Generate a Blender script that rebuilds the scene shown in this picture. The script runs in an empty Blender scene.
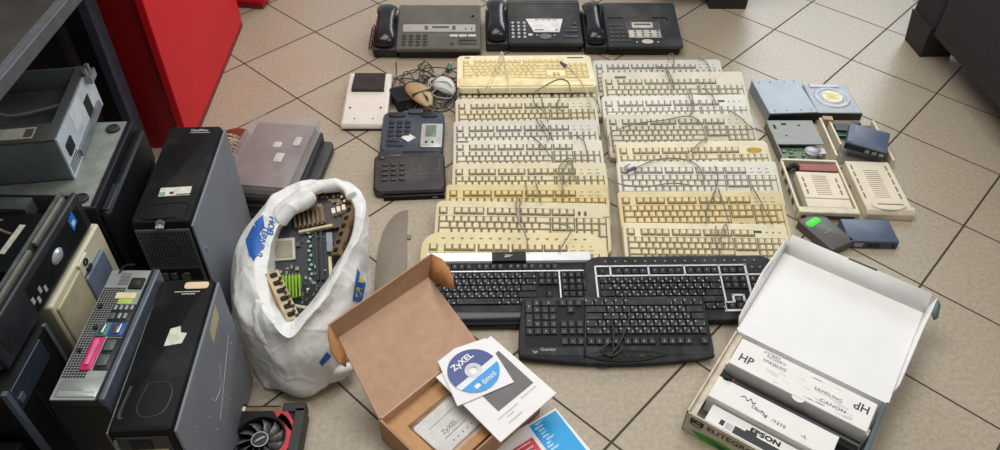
import bpy, bmesh, math, random
import numpy as np
from mathutils import Matrix, Vector, Euler, noise
random.seed(7)
C = bpy.context.scene.collection
PI = math.pi
R = math.radians

# ------------------------------------------------------------------ camera geometry (metres; tiles are 0.32 m)
F, RX, RY, T, HC = 772.92, 0.808976, -0.0143288, 0.32, 4.81440486 * 0.32
CAMROT = Euler((RX, RY, 0), 'XYZ').to_matrix()
def at(x, y, z=0.0):
    "point at height z that the photograph shows at x, y"
    d = CAMROT @ Vector(((x - 500) / F, (225 - y) / F, -1.0))
    t = (z - HC) / d.z
    return Vector((d.x * t, d.y * t, z))
def atx(x, y, X):
    d = CAMROT @ Vector(((x - 500) / F, (225 - y) / F, -1.0))
    t = X / d.x
    return Vector((X, d.y * t, HC + d.z * t))

cam = bpy.data.cameras.new('camera'); co = bpy.data.objects.new('camera', cam); C.objects.link(co)
co.location = (0, 0, HC); co.rotation_euler = (RX, RY, 0)
cam.sensor_width = 36; cam.lens = F * 36 / 1000; cam.clip_start = .02
bpy.context.scene.camera = co

# ------------------------------------------------------------------ materials
def lin(c):
    r = []
    for v in c[:3]:
        v = v / 255
        r.append(v / 12.92 if v <= .04045 else ((v + .055) / 1.055) ** 2.4)
    return (*r, 1)
_mats = {}
def mat(name, col, rough=.5, metal=0, var=.12, scale=30, bump=0, alpha=1, trans=0, spec=.5, dust=None, coat=0):
    if name in _mats: return _mats[name]
    m = bpy.data.materials.new(name); m.use_nodes = True
    nt = m.node_tree; b = nt.nodes['Principled BSDF']
    c = lin(col)
    b.inputs['Roughness'].default_value = rough; b.inputs['Metallic'].default_value = metal
    b.inputs['Alpha'].default_value = alpha; b.inputs['Transmission Weight'].default_value = trans
    b.inputs['Specular IOR Level'].default_value = spec; b.inputs['Coat Weight'].default_value = coat
    tc = nt.nodes.new('ShaderNodeTexCoord')
    n = nt.nodes.new('ShaderNodeTexNoise'); n.inputs['Scale'].default_value = scale; n.inputs['Detail'].default_value = 5
    nt.links.new(tc.outputs['Object'], n.inputs['Vector'])
    r = nt.nodes.new('ShaderNodeValToRGB')
    lo = tuple(v * (1 - var) for v in c[:3]) + (1,); hi = tuple(min(1, v * (1 + var)) for v in c[:3]) + (1,)
    r.color_ramp.elements[0].color = lo; r.color_ramp.elements[0].position = .35
    r.color_ramp.elements[1].color = hi; r.color_ramp.elements[1].position = .65
    nt.links.new(n.outputs['Fac'], r.inputs['Fac'])
    out = r.outputs['Color']
    if dust:
        n2 = nt.nodes.new('ShaderNodeTexNoise'); n2.inputs['Scale'].default_value = dust[1]; n2.inputs['Detail'].default_value = 8
        nt.links.new(tc.outputs['Object'], n2.inputs['Vector'])
        r2 = nt.nodes.new('ShaderNodeValToRGB'); r2.color_ramp.elements[0].position = .48; r2.color_ramp.elements[1].position = .72
        r2.color_ramp.elements[1].color = (dust[2],) * 3 + (1,)
        nt.links.new(n2.outputs['Fac'], r2.inputs['Fac'])
        mx = nt.nodes.new('ShaderNodeMixRGB'); nt.links.new(r2.outputs['Color'], mx.inputs['Fac'])
        nt.links.new(out, mx.inputs['Color1']); mx.inputs['Color2'].default_value = lin(dust[0]); out = mx.outputs['Color']
    nt.links.new(out, b.inputs['Base Color'])
    if bump:
        bp = nt.nodes.new('ShaderNodeBump'); bp.inputs['Strength'].default_value = bump; bp.inputs['Distance'].default_value = .002
        nt.links.new(n.outputs['Fac'], bp.inputs['Height']); nt.links.new(bp.outputs['Normal'], b.inputs['Normal'])
    m.diffuse_color = c
    _mats[name] = m
    return m

# ------------------------------------------------------------------ mesh builder
def rrect(x0, x1, y0, y1, r, n=5):
    r = min(r, (x1 - x0) / 2 - 1e-5, (y1 - y0) / 2 - 1e-5)
    pts = []
    for cx, cy, a0 in ((x1 - r, y1 - r, 0), (x0 + r, y1 - r, 90), (x0 + r, y0 + r, 180), (x1 - r, y0 + r, 270)):
        for k in range(n + 1):
            a = R(a0 + 90 * k / n); pts.append((cx + r * math.cos(a), cy + r * math.sin(a)))
    return pts
def inset(o, d):
    n = len(o); r = []
    for i in range(n):
        p, q, s = Vector(o[i - 1]), Vector(o[i]), Vector(o[(i + 1) % n])
        a = (q - p); b = (s - q)
        if a.length < 1e-9: a = b
        if b.length < 1e-9: b = a
        a = a.normalized(); b = b.normalized()
        na = Vector((-a.y, a.x)); nb = Vector((-b.y, b.x))
        m = na + nb
        if m.length < 1e-6: m = na
        m.normalize(); k = max(.4, m.dot(na))
        q2 = q + m * (d / k); r.append((q2.x, q2.y))
    return r
def crom(pts, n=6, closed=False):
    P = [Vector(p) for p in pts]; out = []; N = len(P)
    for i in range(N if closed else N - 1):
        if closed: a, b, c, d = P[i - 1], P[i], P[(i + 1) % N], P[(i + 2) % N]
        else: a, b, c, d = P[max(i - 1, 0)], P[i], P[i + 1], P[min(i + 2, N - 1)]
        for k in range(n):
            t = k / n
            out.append(.5 * ((2 * b) + (c - a) * t + (2 * a - 5 * b + 4 * c - d) * t * t + (3 * b - a - 3 * c + d) * t ** 3))
    if not closed: out.append(P[-1])
    return out

class MB:
    def __init__(s, M=None): s.v = []; s.f = []; s.mi = []; s.M = M or Matrix()
    def add(s, vs, fs, m=0, M=None):
        X = s.M @ M if M else s.M
        o = len(s.v); s.v += [tuple(X @ Vector(v)) for v in vs]
        s.f += [tuple(o + i for i in f) for f in fs]; s.mi += [m] * len(fs)
        return s
    def box(s, x0, x1, y0, y1, z0, z1, m=0, M=None, i=0):
        vs = [(x0, y0, z0), (x1, y0, z0), (x1, y1, z0), (x0, y1, z0), (x0 + i, y0 + i, z1), (x1 - i, y0 + i, z1), (x1 - i, y1 - i, z1), (x0 + i, y1 - i, z1)]
        return s.add(vs, [(3, 2, 1, 0), (4, 5, 6, 7), (0, 1, 5, 4), (1, 2, 6, 5), (2, 3, 7, 6), (3, 0, 4, 7)], m, M)
    def prism(s, o, z0, z1, ch=0, m=0, M=None, chb=0):
        n = len(o); rings = []
        if chb: rings.append([(x, y, z0) for x, y in inset(o, chb)]); rings.append([(x, y, z0 + chb) for x, y in o])
        else: rings.append([(x, y, z0) for x, y in o])
        if ch:
            rings.append([(x, y, z1 - ch) for x, y in o])
            rings.append([(x, y, z1 - ch * .3) for x, y in inset(o, ch * .3)])
            rings.append([(x, y, z1) for x, y in inset(o, ch)])
        else: rings.append([(x, y, z1) for x, y in o])
        return s.loft(rings, m, M, caps=True)
    def rbox(s, x0, x1, y0, y1, z0, z1, r=.005, ch=.002, m=0, M=None, n=4):
        return s.prism(rrect(x0, x1, y0, y1, r, n), z0, z1, ch, m, M)
    def loft(s, rings, m=0, M=None, caps=False, closed=True):
        n = len(rings[0]); vs = [p for r in rings for p in r]; fs = []
        for k in range(len(rings) - 1):
            for i in range(n if closed else n - 1):
                j = (i + 1) % n; fs.append((k * n + i, k * n + j, (k + 1) * n + j, (k + 1) * n + i))
        if caps: fs.append(tuple(range(n - 1, -1, -1))); fs.append(tuple((len(rings) - 1) * n + i for i in range(n)))
        return s.add(vs, fs, m, M)
    def prof(s, pr, x0, x1, m=0, M=None):
        return s.loft([[(x0, y, z) for y, z in pr], [(x1, y, z) for y, z in pr]], m, M, caps=True)
    def tube(s, pts, r, n=6, m=0, M=None, sm=4, closed=False, r2=None):
        P = crom(pts, sm, closed) if sm else [Vector(p) for p in pts]
        rings = []; N = len(P); up = Vector((0, 0, 1))
        for i, p in enumerate(P):
            if closed: t = P[(i + 1) % N] - P[i - 1]
            else: t = P[min(i + 1, N - 1)] - P[max(i - 1, 0)]
            t = t.normalized() if t.length > 1e-9 else Vector((1, 0, 0))
            a = t.cross(up)
            if a.length < 1e-3: a = t.cross(Vector((1, 0, 0)))
            a.normalize(); b = a.cross(t).normalized()
            rr = r if r2 is None else r + (r2 - r) * i / max(1, N - 1)
            rings.append([tuple(p + a * rr * math.cos(2 * PI * k / n) + b * rr * math.sin(2 * PI * k / n)) for k in range(n)])
        if closed: rings.append(rings[0])
        return s.loft(rings, m, M, caps=not closed)
    def lathe(s, pr, cx=0, cy=0, n=20, m=0, M=None):
        return s.loft([[(cx + r * math.cos(2 * PI * k / n), cy + r * math.sin(2 * PI * k / n), z) for k in range(n)] for r, z in pr], m, M, caps=True)
    def disk(s, cx, cy, z, r, n=16, m=0, M=None, sy=1):
        return s.add([(cx + r * math.cos(2 * PI * k / n), cy + sy * r * math.sin(2 * PI * k / n), z) for k in range(n)], [tuple(range(n))], m, M)
    def ring(s, cx, cy, z, r0, r1, n=28, m=0, M=None, h=.001, a0=0, a1=360):
        full = abs(a1 - a0) >= 360; N = n if full else n + 1; rings = []
        for k in range(N):
            a = R(a0 + (a1 - a0) * k / n); c, q = math.cos(a), math.sin(a)
            rings.append([(cx + r0 * c, cy + r0 * q, z), (cx + r1 * c, cy + r1 * q, z), (cx + r1 * c, cy + r1 * q, z + h), (cx + r0 * c, cy + r0 * q, z + h)])
        if full: rings.append(rings[0])
        return s.loft(rings, m, M, caps=not full)
    def quad(s, a, b, c, d, m=0, M=None): return s.add([a, b, c, d], [(0, 1, 2, 3)], m, M)
    def sheet(s, q, th=.002, m=0, M=None):
        "thin slab under the quad a b c d"
        q = [Vector(p) for p in q]; nrm = (q[1] - q[0]).cross(q[3] - q[0]).normalized()
        if nrm.z < 0: nrm = -nrm
        lo = [tuple(p - nrm * th) for p in q]; hi = [tuple(p) for p in q]
        return s.add(lo + hi, [(3, 2, 1, 0), (4, 5, 6, 7), (0, 1, 5, 4), (1, 2, 6, 5), (2, 3, 7, 6), (3, 0, 4, 7)], m, M)
    def text(s, st, size, M, m=0, align='LEFT', sx=1, bold=0):
        cu = bpy.data.curves.new('t', 'FONT'); cu.body = st; cu.size = size; cu.align_x = align; cu.resolution_u = 2; cu.offset = bold
        o = bpy.data.objects.new('t', cu); C.objects.link(o)
        me = bpy.data.meshes.new_from_object(o.evaluated_get(bpy.context.evaluated_depsgraph_get()))
        vs = [(v.co.x * sx, v.co.y, v.co.z) for v in me.vertices]; fs = [tuple(p.vertices) for p in me.polygons]
        bpy.data.objects.remove(o); bpy.data.curves.remove(cu); bpy.data.meshes.remove(me)
        return s.add(vs, fs, m, M)
    def clusters(s):
        "vertex sets of the far-apart pieces (closer than half the larger one's size counts as one)"
        n = len(s.v); p = list(range(n))
        def find(a):
            while p[a] != a: p[a] = p[p[a]]; a = p[a]
            return a
        for f in s.f:
            r0 = find(f[0])
            for i in f[1:]: p[find(i)] = r0
        root = {}; isl = [root.setdefault(find(i), len(root)) for i in range(n)]; k = len(root)
        if k < 2 or k > 260: return None
        P = np.array(s.v); I = np.array(isl); lo = np.full((k, 3), 9e9); hi = -lo
        np.minimum.at(lo, I, P); np.maximum.at(hi, I, P); size = (hi - lo).max(1)
        gap = np.maximum(0, np.maximum(lo[:, None] - hi[None], lo[None] - hi[:, None]))
        near = np.sqrt((gap ** 2).sum(2)) <= .93 * np.maximum(.02, .5 * np.maximum(size[:, None], size[None]))
        lab = [-1] * k; c = 0
        for i in range(k):
            if lab[i] >= 0: continue
            st = [i]; lab[i] = c
            while st:
                a = st.pop()
                for b_ in np.nonzero(near[a])[0]:
                    if lab[b_] < 0: lab[b_] = c; st.append(b_)
            c += 1
        return [lab[i] for i in isl] if c > 1 else None
    def build(s, name, mats, parent=None, **kw):
        cl = s.clusters() if parent else None
        if not cl: return s._build(name, mats, parent, **kw)
        first = None
        for c in range(max(cl) + 1):
            ix = [i for i in range(len(s.v)) if cl[i] == c]; mp_ = {i: j for j, i in enumerate(ix)}
            q = MB(); q.v = [s.v[i] for i in ix]
            for f, m in zip(s.f, s.mi):
                if cl[f[0]] == c: q.f.append(tuple(mp_[i] for i in f)); q.mi.append(m)
            o = q._build(name, mats, parent, **kw); first = first or o
        return first
    def _build(s, name, mats, parent=None, angle=35, bevel=0, solid=0, sub=0, fix=True):
        me = bpy.data.meshes.new(name); me.from_pydata(s.v, [], s.f)
        for m in (mats if isinstance(mats, (list, tuple)) else [mats]): me.materials.append(m)
        me.polygons.foreach_set('material_index', s.mi)
        if fix:
            bm = bmesh.new(); bm.from_mesh(me); bmesh.ops.recalc_face_normals(bm, faces=bm.faces); bm.to_mesh(me); bm.free()
        me.polygons.foreach_set('use_smooth', [True] * len(me.polygons))
        me.set_sharp_from_angle(angle=R(angle)); me.update()
        o = bpy.data.objects.new(name, me); C.objects.link(o)
        if parent: o.parent = parent
        if solid:
            md = o.modifiers.new('solid', 'SOLIDIFY'); md.thickness = solid; md.offset = 0
        if sub:
            md = o.modifiers.new('sub', 'SUBSURF'); md.levels = sub; md.render_levels = sub
        if bevel:
            md = o.modifiers.new('bevel', 'BEVEL'); md.width = bevel; md.segments = 2; md.limit_method = 'ANGLE'; md.angle_limit = R(40)
        return o
def tag(o, label, cat, group=None, kind=None):
    o['label'] = label; o['category'] = cat
    if group: o['group'] = group
    if kind: o['kind'] = kind
    return o
def thing(name, label, cat, loc=(0, 0, 0), rz=0, group=None, rx=0, ry=0):
    o = bpy.data.objects.new(name, None); C.objects.link(o); o.empty_display_size = .05
    M = Matrix.Translation(loc) @ Matrix.Rotation(rz, 4, 'Z') @ Matrix.Rotation(rx, 4, 'X') @ Matrix.Rotation(ry, 4, 'Y')
    o.matrix_world = M; o['W'] = 0; del o['W']
    tag(o, label, cat, group)
    _W[o.name] = M
    return o
_W = {}
def wmb(t): return MB(_W[t.name].inverted())     # world coordinates, stored in the thing's own frame
def TM(x, y, z, rz=0, rx=0, ry=0):
    return Matrix.Translation((x, y, z)) @ Matrix.Rotation(rz, 4, 'Z') @ Matrix.Rotation(rx, 4, 'X') @ Matrix.Rotation(ry, 4, 'Y')

BLACK = mat('black plastic', (30, 31, 33), .45, spec=.25, dust=((105, 105, 100), 9, .25))
BLACKG = mat('gloss black plastic', (18, 19, 21), .35, spec=.2)
DARK = mat('dark void', (12, 12, 13), .7)
STEEL = mat('zinc steel', (150, 155, 156), .42, .6, .08, 40)
STEELD = mat('dark zinc steel', (92, 100, 103), .5, .45, .15, 12)
WHITE = mat('white card', (232, 230, 226), .6, var=.03)
PAPER = mat('white paper', (240, 239, 237), .65, var=.02)
CHROME = mat('chrome', (190, 192, 194), .2, .9)
INK = mat('black ink', (28, 27, 28), .7)
STICK = mat('worn sticker', (205, 203, 190), .6, var=.15, scale=90)
WORLD_S = .56
# ------------------------------------------------------------------ light and floor
sc = bpy.context.scene
sc.view_settings.view_transform = 'Standard'; sc.view_settings.look = 'None'
w = bpy.data.worlds.new('world'); sc.world = w; w.use_nodes = True
nt = w.node_tree; bg = nt.nodes['Background']
tc = nt.nodes.new('ShaderNodeTexCoord'); sp = nt.nodes.new('ShaderNodeSeparateXYZ'); nt.links.new(tc.outputs['Generated'], sp.inputs[0])
rp = nt.nodes.new('ShaderNodeValToRGB'); nt.links.new(sp.outputs['Y'], rp.inputs['Fac'])
rp.color_ramp.elements[0].color = (.50, .49, .47, 1); rp.color_ramp.elements[0].position = .2
rp.color_ramp.elements[1].color = (.95, 1.0, 1.06, 1); rp.color_ramp.elements[1].position = .95
nt.links.new(rp.outputs['Color'], bg.inputs['Color']); bg.inputs['Strength'].default_value = WORLD_S
def area(name, loc, target, sx, sy, e, col=(1, 1, 1)):
    l = bpy.data.lights.new(name, 'AREA'); l.shape = 'RECTANGLE'; l.size = sx; l.size_y = sy; l.energy = e; l.color = col
    o = bpy.data.objects.new(name, l); C.objects.link(o); o.location = loc
    o.rotation_euler = (Vector(target) - Vector(loc)).to_track_quat('-Z', 'Y').to_euler()
area('ceiling_light', (-.35, 2.0, 3.0), (.1, 1.7, 0), 2.2, 1.6, 54, (1, .98, .95))
area('ceiling_light', (1.3, .9, 2.9), (.3, 1.5, 0), 1.4, .9, 20, (1, .97, .93))
area('window_light', (2.4, 5.6, 2.5), (.4, 1.8, 0), 2.4, 1.8, 80, (.88, .94, 1))

fm = bpy.data.materials.new('floor tiles'); fm.use_nodes = True
nt = fm.node_tree; b = nt.nodes['Principled BSDF']; L = nt.links.new
def nd(t, **k):
    n = nt.nodes.new(t)
    for a, v in k.items(): setattr(n, a, v)
    return n
def math_(op, a, b2=None, c=None):
    n = nd('ShaderNodeMath', operation=op)
    for i, v in enumerate((a, b2, c)):
        if v is None: continue
        if isinstance(v, (int, float)): n.inputs[i].default_value = v
        else: L(v, n.inputs[i])
    return n.outputs[0]
tc = nd('ShaderNodeTexCoord'); mp = nd('ShaderNodeMapping')
mp.inputs['Rotation'].default_value = (0, 0, .7503974); mp.inputs['Scale'].default_value = (1 / T,) * 3
mp.inputs['Location'].default_value = (3.33019357, -9.66887434, 0)
L(tc.outputs['Object'], mp.inputs['Vector'])
sx = nd('ShaderNodeSeparateXYZ'); L(mp.outputs['Vector'], sx.inputs[0])
def edge(o): return math_('ABSOLUTE', math_('SUBTRACT', math_('FRACT', o), .5))
g1 = math_('MULTIPLY', math_('SUBTRACT', edge(sx.outputs['X']), .4895), 400); g2 = math_('MULTIPLY', math_('SUBTRACT', edge(sx.outputs['Y']), .4905), 400)
gm = nd('ShaderNodeMath', operation='MAXIMUM', use_clamp=True); L(g1, gm.inputs[0]); L(g2, gm.inputs[1])
fl = nd('ShaderNodeVectorMath', operation='FLOOR'); L(mp.outputs['Vector'], fl.inputs[0])
wn = nd('ShaderNodeTexWhiteNoise'); L(fl.outputs[0], wn.inputs['Vector'])
n1 = nd('ShaderNodeTexNoise'); n1.inputs['Scale'].default_value = 90; n1.inputs['Detail'].default_value = 6; L(tc.outputs['Object'], n1.inputs['Vector'])
n2 = nd('ShaderNodeTexNoise'); n2.inputs['Scale'].default_value = 5; n2.inputs['Detail'].default_value = 4; L(tc.outputs['Object'], n2.inputs['Vector'])
r1 = nd('ShaderNodeValToRGB'); L(n1.outputs['Fac'], r1.inputs['Fac'])
r1.color_ramp.elements[0].position = .3; r1.color_ramp.elements[1].position = .7
r1.color_ramp.elements[0].color = lin((161, 149, 129)); r1.color_ramp.elements[1].color = lin((181, 169, 148))
v = math_('ADD', math_('MULTIPLY', wn.outputs['Value'], .06), math_('ADD', math_('MULTIPLY', n2.outputs['Fac'], .10), .93))
mx = nd('ShaderNodeMixRGB', blend_type='MULTIPLY'); mx.inputs['Fac'].default_value = 1; L(r1.outputs['Color'], mx.inputs['Color1']); L(v, mx.inputs['Color2'])
mg = nd('ShaderNodeMixRGB'); L(gm.outputs[0], mg.inputs['Fac']); L(mx.outputs['Color'], mg.inputs['Color1']); mg.inputs['Color2'].default_value = lin((66, 52, 40))
L(mg.outputs['Color'], b.inputs['Base Color'])
L(math_('ADD', math_('MULTIPLY', gm.outputs[0], .4), math_('ADD', math_('MULTIPLY', n2.outputs['Fac'], .12), .30)), b.inputs['Roughness'])
bp = nd('ShaderNodeBump'); bp.inputs['Distance'].default_value = .0015; bp.inputs['Strength'].default_value = .5
L(math_('SUBTRACT', math_('MULTIPLY', n1.outputs['Fac'], .12), gm.outputs[0]), bp.inputs['Height']); L(bp.outputs['Normal'], b.inputs['Normal'])
fo = MB().box(-4, 4, -1.5, 6, -.05, 0).build('floor', fm); fo['kind'] = 'structure'
wl = MB().box(-4.1, -4, -1.5, 6, 0, 3).build('wall_left', mat('wall paint', (206, 203, 196), .8, var=.03, scale=3)); wl['kind'] = 'structure'

# ------------------------------------------------------------------ keyboards
def keylayout(kind='ansi'):
    K = []
    def row(g, y, x, ws, h=1):
        for q in ws:
            K.append((g, x, x + q, y, y + h)); x += q
    row('escape', 0, 0, [1])
    for i, x in enumerate((2, 6.5, 11)): row('function%d' % i, 0, x, [1] * 4)
    row('system', 0, 15.25, [1] * 3)
    y = 1.4
    row('letter', y, 0, [1] * 13 + [2]); row('letter', y + 1, 0, [1.5] + [1] * 12 + [1.5]); row('letter', y + 2, 0, [1.75] + [1] * 11 + [2.25])
    row('letter', y + 3, 0, [2.25] + [1] * 10 + [2.75]); row('letter', y + 4, 0, [1.25] * 3 + [6.25] + [1.25] * 4)
    row('navigation', y, 15.25, [1] * 3); row('navigation', y + 1, 15.25, [1] * 3); row('arrow', y + 3, 16.25, [1]); row('arrow', y + 4, 15.25, [1] * 3)
    row('numpad', y, 18.5, [1] * 4); row('numpad', y + 1, 18.5, [1] * 3); row('numpad', y + 1, 21.5, [1], 2); row('numpad', y + 2, 18.5, [1] * 3)
    row('numpad', y + 3, 18.5, [1] * 3); row('numpad', y + 3, 21.5, [1], 2); row('numpad', y + 4, 18.5, [2, 1])
    return K
KEYS = keylayout()
LEG = {}
for ry, s in ((1.4, '`1234567890-=<'), (2.4, '|QWERTYUIOP[]\\'), (3.4, '_ASDFGHJKL;\'_'), (4.4, '_ZXCVBNM,./_')):
    LEG[ry] = s
def add_keys(t, x0, y1, u, uy, z, h, mats, gap=.0012, tap=.0028, legend=None, well=None, shift=None):
    "key fields of a keyboard: x0 left, y1 back edge of the function row, z the deck height"
    for g in ('escape', 'function0', 'function1', 'function2', 'system', 'letter', 'navigation', 'arrow', 'numpad'):
        mb = MB(); lg = MB()
        cnt = {}
        for (gg, a, b_, c, d) in KEYS:
            if gg != g: continue
            dx = shift(gg) if shift else 0
            X0, X1 = x0 + a * u + gap + dx, x0 + b_ * u - gap + dx; Y1, Y0 = y1 - c * uy - gap, y1 - d * uy + gap
            lo = [(X0, Y0, z), (X1, Y0, z), (X1, Y1, z), (X0, Y1, z)]
            hi = [(X0 + tap, Y0 + tap * .5, z + h), (X1 - tap, Y0 + tap * .5, z + h), (X1 - tap, Y1 - tap * .9, z + h), (X0 + tap, Y1 - tap * .9, z + h)]
            mb.add(lo + hi, [(4, 5, 6, 7), (0, 1, 5, 4), (1, 2, 6, 5), (2, 3, 7, 6), (3, 0, 4, 7)])
            if legend:
                k = cnt.get(c, 0); cnt[c] = k + 1
                st = LEG.get(c, '')
                ch = st[k] if g == 'letter' and k < len(st) else ('7894561230+-*/.'[(k + int(c * 3)) % 15] if g == 'numpad' else ('F' if g.startswith('function') else 'I'))
                if ch != '_' and not (g == 'letter' and c > 6):
                    if g == 'letter':
                        lg.text(ch, .0085, TM(X0 + tap + .0006, Y1 - .0095, z + h + .0003), bold=.0002)
                        lg.box(X1 - tap - .0048, X1 - tap - .001, Y0 + tap * .5 + .001, Y0 + tap * .5 + .0048, z + h, z + h + .0003)
                    else: lg.text(ch, .008, TM((X0 + X1) / 2, (Y0 + Y1) / 2 - .002, z + h + .0003), align='CENTER', bold=.0002)
        o = mb.build(('escape_key' if g == 'escape' else g.rstrip('012') + '_keys'), mats, t, angle=20)
        if legend: lg.build('key_legends', legend, o, fix=False)
def wells(mb, x0, y1, u, uy, z, m, pad=.0015):
    for a, b_, c, d in ((0, 1, 0, 1), (2, 6, 0, 1), (6.5, 10.5, 0, 1), (11, 15, 0, 1), (15.25, 18.25, 0, 1), (0, 15, 1.4, 6.4), (15.25, 18.25, 1.4, 3.4), (16.25, 17.25, 4.4, 5.4), (15.25, 18.25, 5.4, 6.4), (18.5, 22.5, 1.4, 6.4)):
        mb.box(x0 + a * u - pad, x0 + b_ * u + pad, y1 - d * uy - pad, y1 - c * uy + pad, z - .001, z + .0006, m)
def cable(t, pts, r=.0022, m=None, z=.07, plug=None):
    P = [at(*p, z if len(p) == 2 else p[2]) if len(p) == 2 else at(p[0], p[1], p[2]) for p in pts]
    mb = wmb(t); mb.tube(P, r * .82, 6)
    c = mb.build('cable', m or CABLE, t)
    if plug:
        a, b_ = P[-1], P[-1] + (P[-1] - P[-2]).normalized() * .03
        wmb(t).tube([a, a.lerp(b_, .6), b_], .0065, 8, r2=.004).build('plug', plug, c)
CABLE = mat('grey beige cable', (128, 120, 105), .5)
CABLED = mat('dark grey cable', (108, 101, 90), .5)
PURPLE = mat('purple plug plastic', (98, 78, 130), .45)
NKB = 0
GK = 'keyboards laid out in two columns on the floor'
def keyboard(label, pl, pr, zb, col, keycol, depth=.165, th=.019, tilt=None, rad=.012, led='text', badge=None, cables=(), wellc=None, margin=.012, head=.024, kh=.0075, u_y=None, front=0.0, zf=.002, cmat=None, extra=None):
    def ds(c, f=.22): g = sum(c) / 3; return tuple(int(v + (g - v) * f) for v in c)
    col, keycol = ds(col), ds(keycol)
    A, B = at(*pl, zb), at(*pr, zb)
    W_ = (B - A).length; yaw = math.atan2(B.y - A.y, B.x - A.x)
    if tilt is None: tilt = math.asin(max(0, min(.4, (zb - th - zf) / depth)))
    mid = (A + B) / 2
    off = Matrix.Rotation(yaw, 4, 'Z') @ Matrix.Rotation(tilt, 4, 'X') @ Vector((0, depth, th))
    t = thing('computer_keyboard', label, 'keyboard', mid - off, yaw, GK, tilt)
    cm = mat('keyboard case %s' % (col,), tuple(min(255, int(v * 1.03 + 2)) for v in col), .5, var=.05, scale=14, dust=(tuple(int(v * .86) for v in col), 40, .25))
    km = mat('keycaps %s' % (keycol,), keycol, .5, var=.07, scale=20)
    wm = mat('key well shade %s' % (col,), wellc or tuple(int(v * .5) for v in col), .7)  # darkened case colour, paints the shadow in the gaps between keys
    hw = W_ / 2
    o = rrect(-hw, hw, 0, depth, rad, 6)
    mb = MB(); mb.prism(o, 0, th, .004, 0)
    u = (W_ - 2 * margin) / 22.5; uy = u_y or u * .98; x0 = -hw + margin; y1 = depth - head
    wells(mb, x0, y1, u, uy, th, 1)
    mb.build('case', [cm, wm], t)
    add_keys(t, x0, y1, u, uy, th, kh, km)
    nx = x0 + 18.5 * u
    if led == 'text':
        mb = MB()
        for k in range(3):
            mb.box(nx + .01 + k * .024, nx + .016 + k * .024, y1 - .004, y1 - .002, th, th + .0006)
            mb.box(nx + .006 + k * .024, nx + .020 + k * .024, y1 - .017, y1 - .0155, th, th + .0005)
        mb.build('indicator_marks', mat('indicator print', (120, 112, 90), .6), t)
    elif led == 'blue':
        mb = MB()
        for k in range(3): mb.rbox(nx - .012 + k * .017, nx - .004 + k * .017, y1 - .020, y1 - .006, th, th + .0012, .003, .0004)
        mb.build('indicator_window', mat('blue grey lens', (62, 66, 84), .3), t)
        MB().box(nx + .075, nx + .095, y1 - .024, y1 - .022, th, th + .0006).build('badge', INK, t)
    elif led == 'oval':
        MB().disk(nx + .045, y1 - .012, th + .0008, .024, 24, sy=.42).build('badge', mat('gold oval badge', (196, 158, 66), .35), t)
    elif led == 'dots':
        mb = MB()
        for k in range(3): mb.box(nx + .028 + k * .018, nx + .032 + k * .018, y1 - .008, y1 - .005, th, th + .0008)
        mb.build('indicator_lamp', mat('dark lens', (60, 70, 50), .3), t)
        MB().box(nx - .008, nx + .016, y1 - .008, y1 - .001, th, th + .0008).build('badge', mat('dark badge', (62, 66, 60), .4), t)
    if badge:
        mb = MB(); mb.box(-hw + badge[0], -hw + badge[0] + badge[2], depth - badge[1] - badge[3], depth - badge[1], th, th + .0007)
        mb.build('badge', mat('badge grey', (110, 108, 104), .4), t)
    if extra: extra(t, hw, depth, th, x0, y1, u, uy)
    for cpts in cables:
        pl_ = None; zz = .075
        if cpts[0] == 'plug': pl_ = PURPLE; cpts = cpts[1:]
        cable(t, cpts, .0023, cmat, zz, pl_)
    return t
CREAM, CREAMY, YEL, YEL2, GRY = (214, 205, 172), (216, 203, 156), (222, 202, 136), (226, 208, 142), (206, 200, 184)
KW, KC, KY = (228, 220, 188), (224, 212, 166), (232, 212, 140)

def wave(t, hw, depth, th, x0, y1, u, uy):
    n = 30; top = []; 
    pts = [(-hw + .006 + (2 * hw - .012) * k / n, .050 + .010 * math.sin(PI * (k / n * 1.6 + .15))) for k in range(n + 1)]
    o = [(-hw + .012, .006)] + [(hw - .012, .006)] + pts[::-1]
    MB().prism(o, th - .002, th + .005, .003).build('palm_rest', mat('yellowed clear plastic', (242, 229, 176), .3), t)
    MB().box(hw - .085, hw - .028, depth - .024, depth - .019, th, th + .001).build('slot', INK, t)
    MB().disk(-hw + .036, depth - .016, th + .001, .011, 20, sy=.6).build('badge', mat('grey badge', (170, 165, 140), .4), t)
    for s in (-1, 1):
        MB().box(s * hw * .8 - .01, s * hw * .8 + .01, depth - .02, depth - .012, -.046, .001).build('foot', mat('yellowed foot', (200, 184, 130), .5), t)
keyboard('yellowed rounded keyboard with wavy palm rest just in front of the middle fax', (457, 55.5), (590, 54.5), .068, (246, 232, 182), (240, 222, 160), depth=.208, th=.022, tilt=0, rad=.022, led=None, head=.034, kh=.004, margin=.022, wellc=(205, 178, 105), u_y=.0185, extra=wave,
         cables=[[(483, 92), (492, 76), (500, 56), (502, 52), (504, 58), (507, 75), (510, 93)], [(486, 92), (495, 76), (503, 56)], ['plug', (592, 110), (588, 94), (580, 80), (572, 70), (566, 66)]], cmat=mat('pale cable', (214, 206, 180), .5))
keyboard('cream keyboard mostly hidden under the yellowed keyboard with wavy palm rest', (457, 88), (598, 87), .030, CREAM, KW, tilt=R(1), th=.022, depth=.17, head=.02,
         cables=[[(535, 92), (548, 84), (560, 79), (569, 83), (570, 97)], [(576, 96), (584, 93), (592, 95), (598, 104)]], cmat=CABLED)
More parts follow.
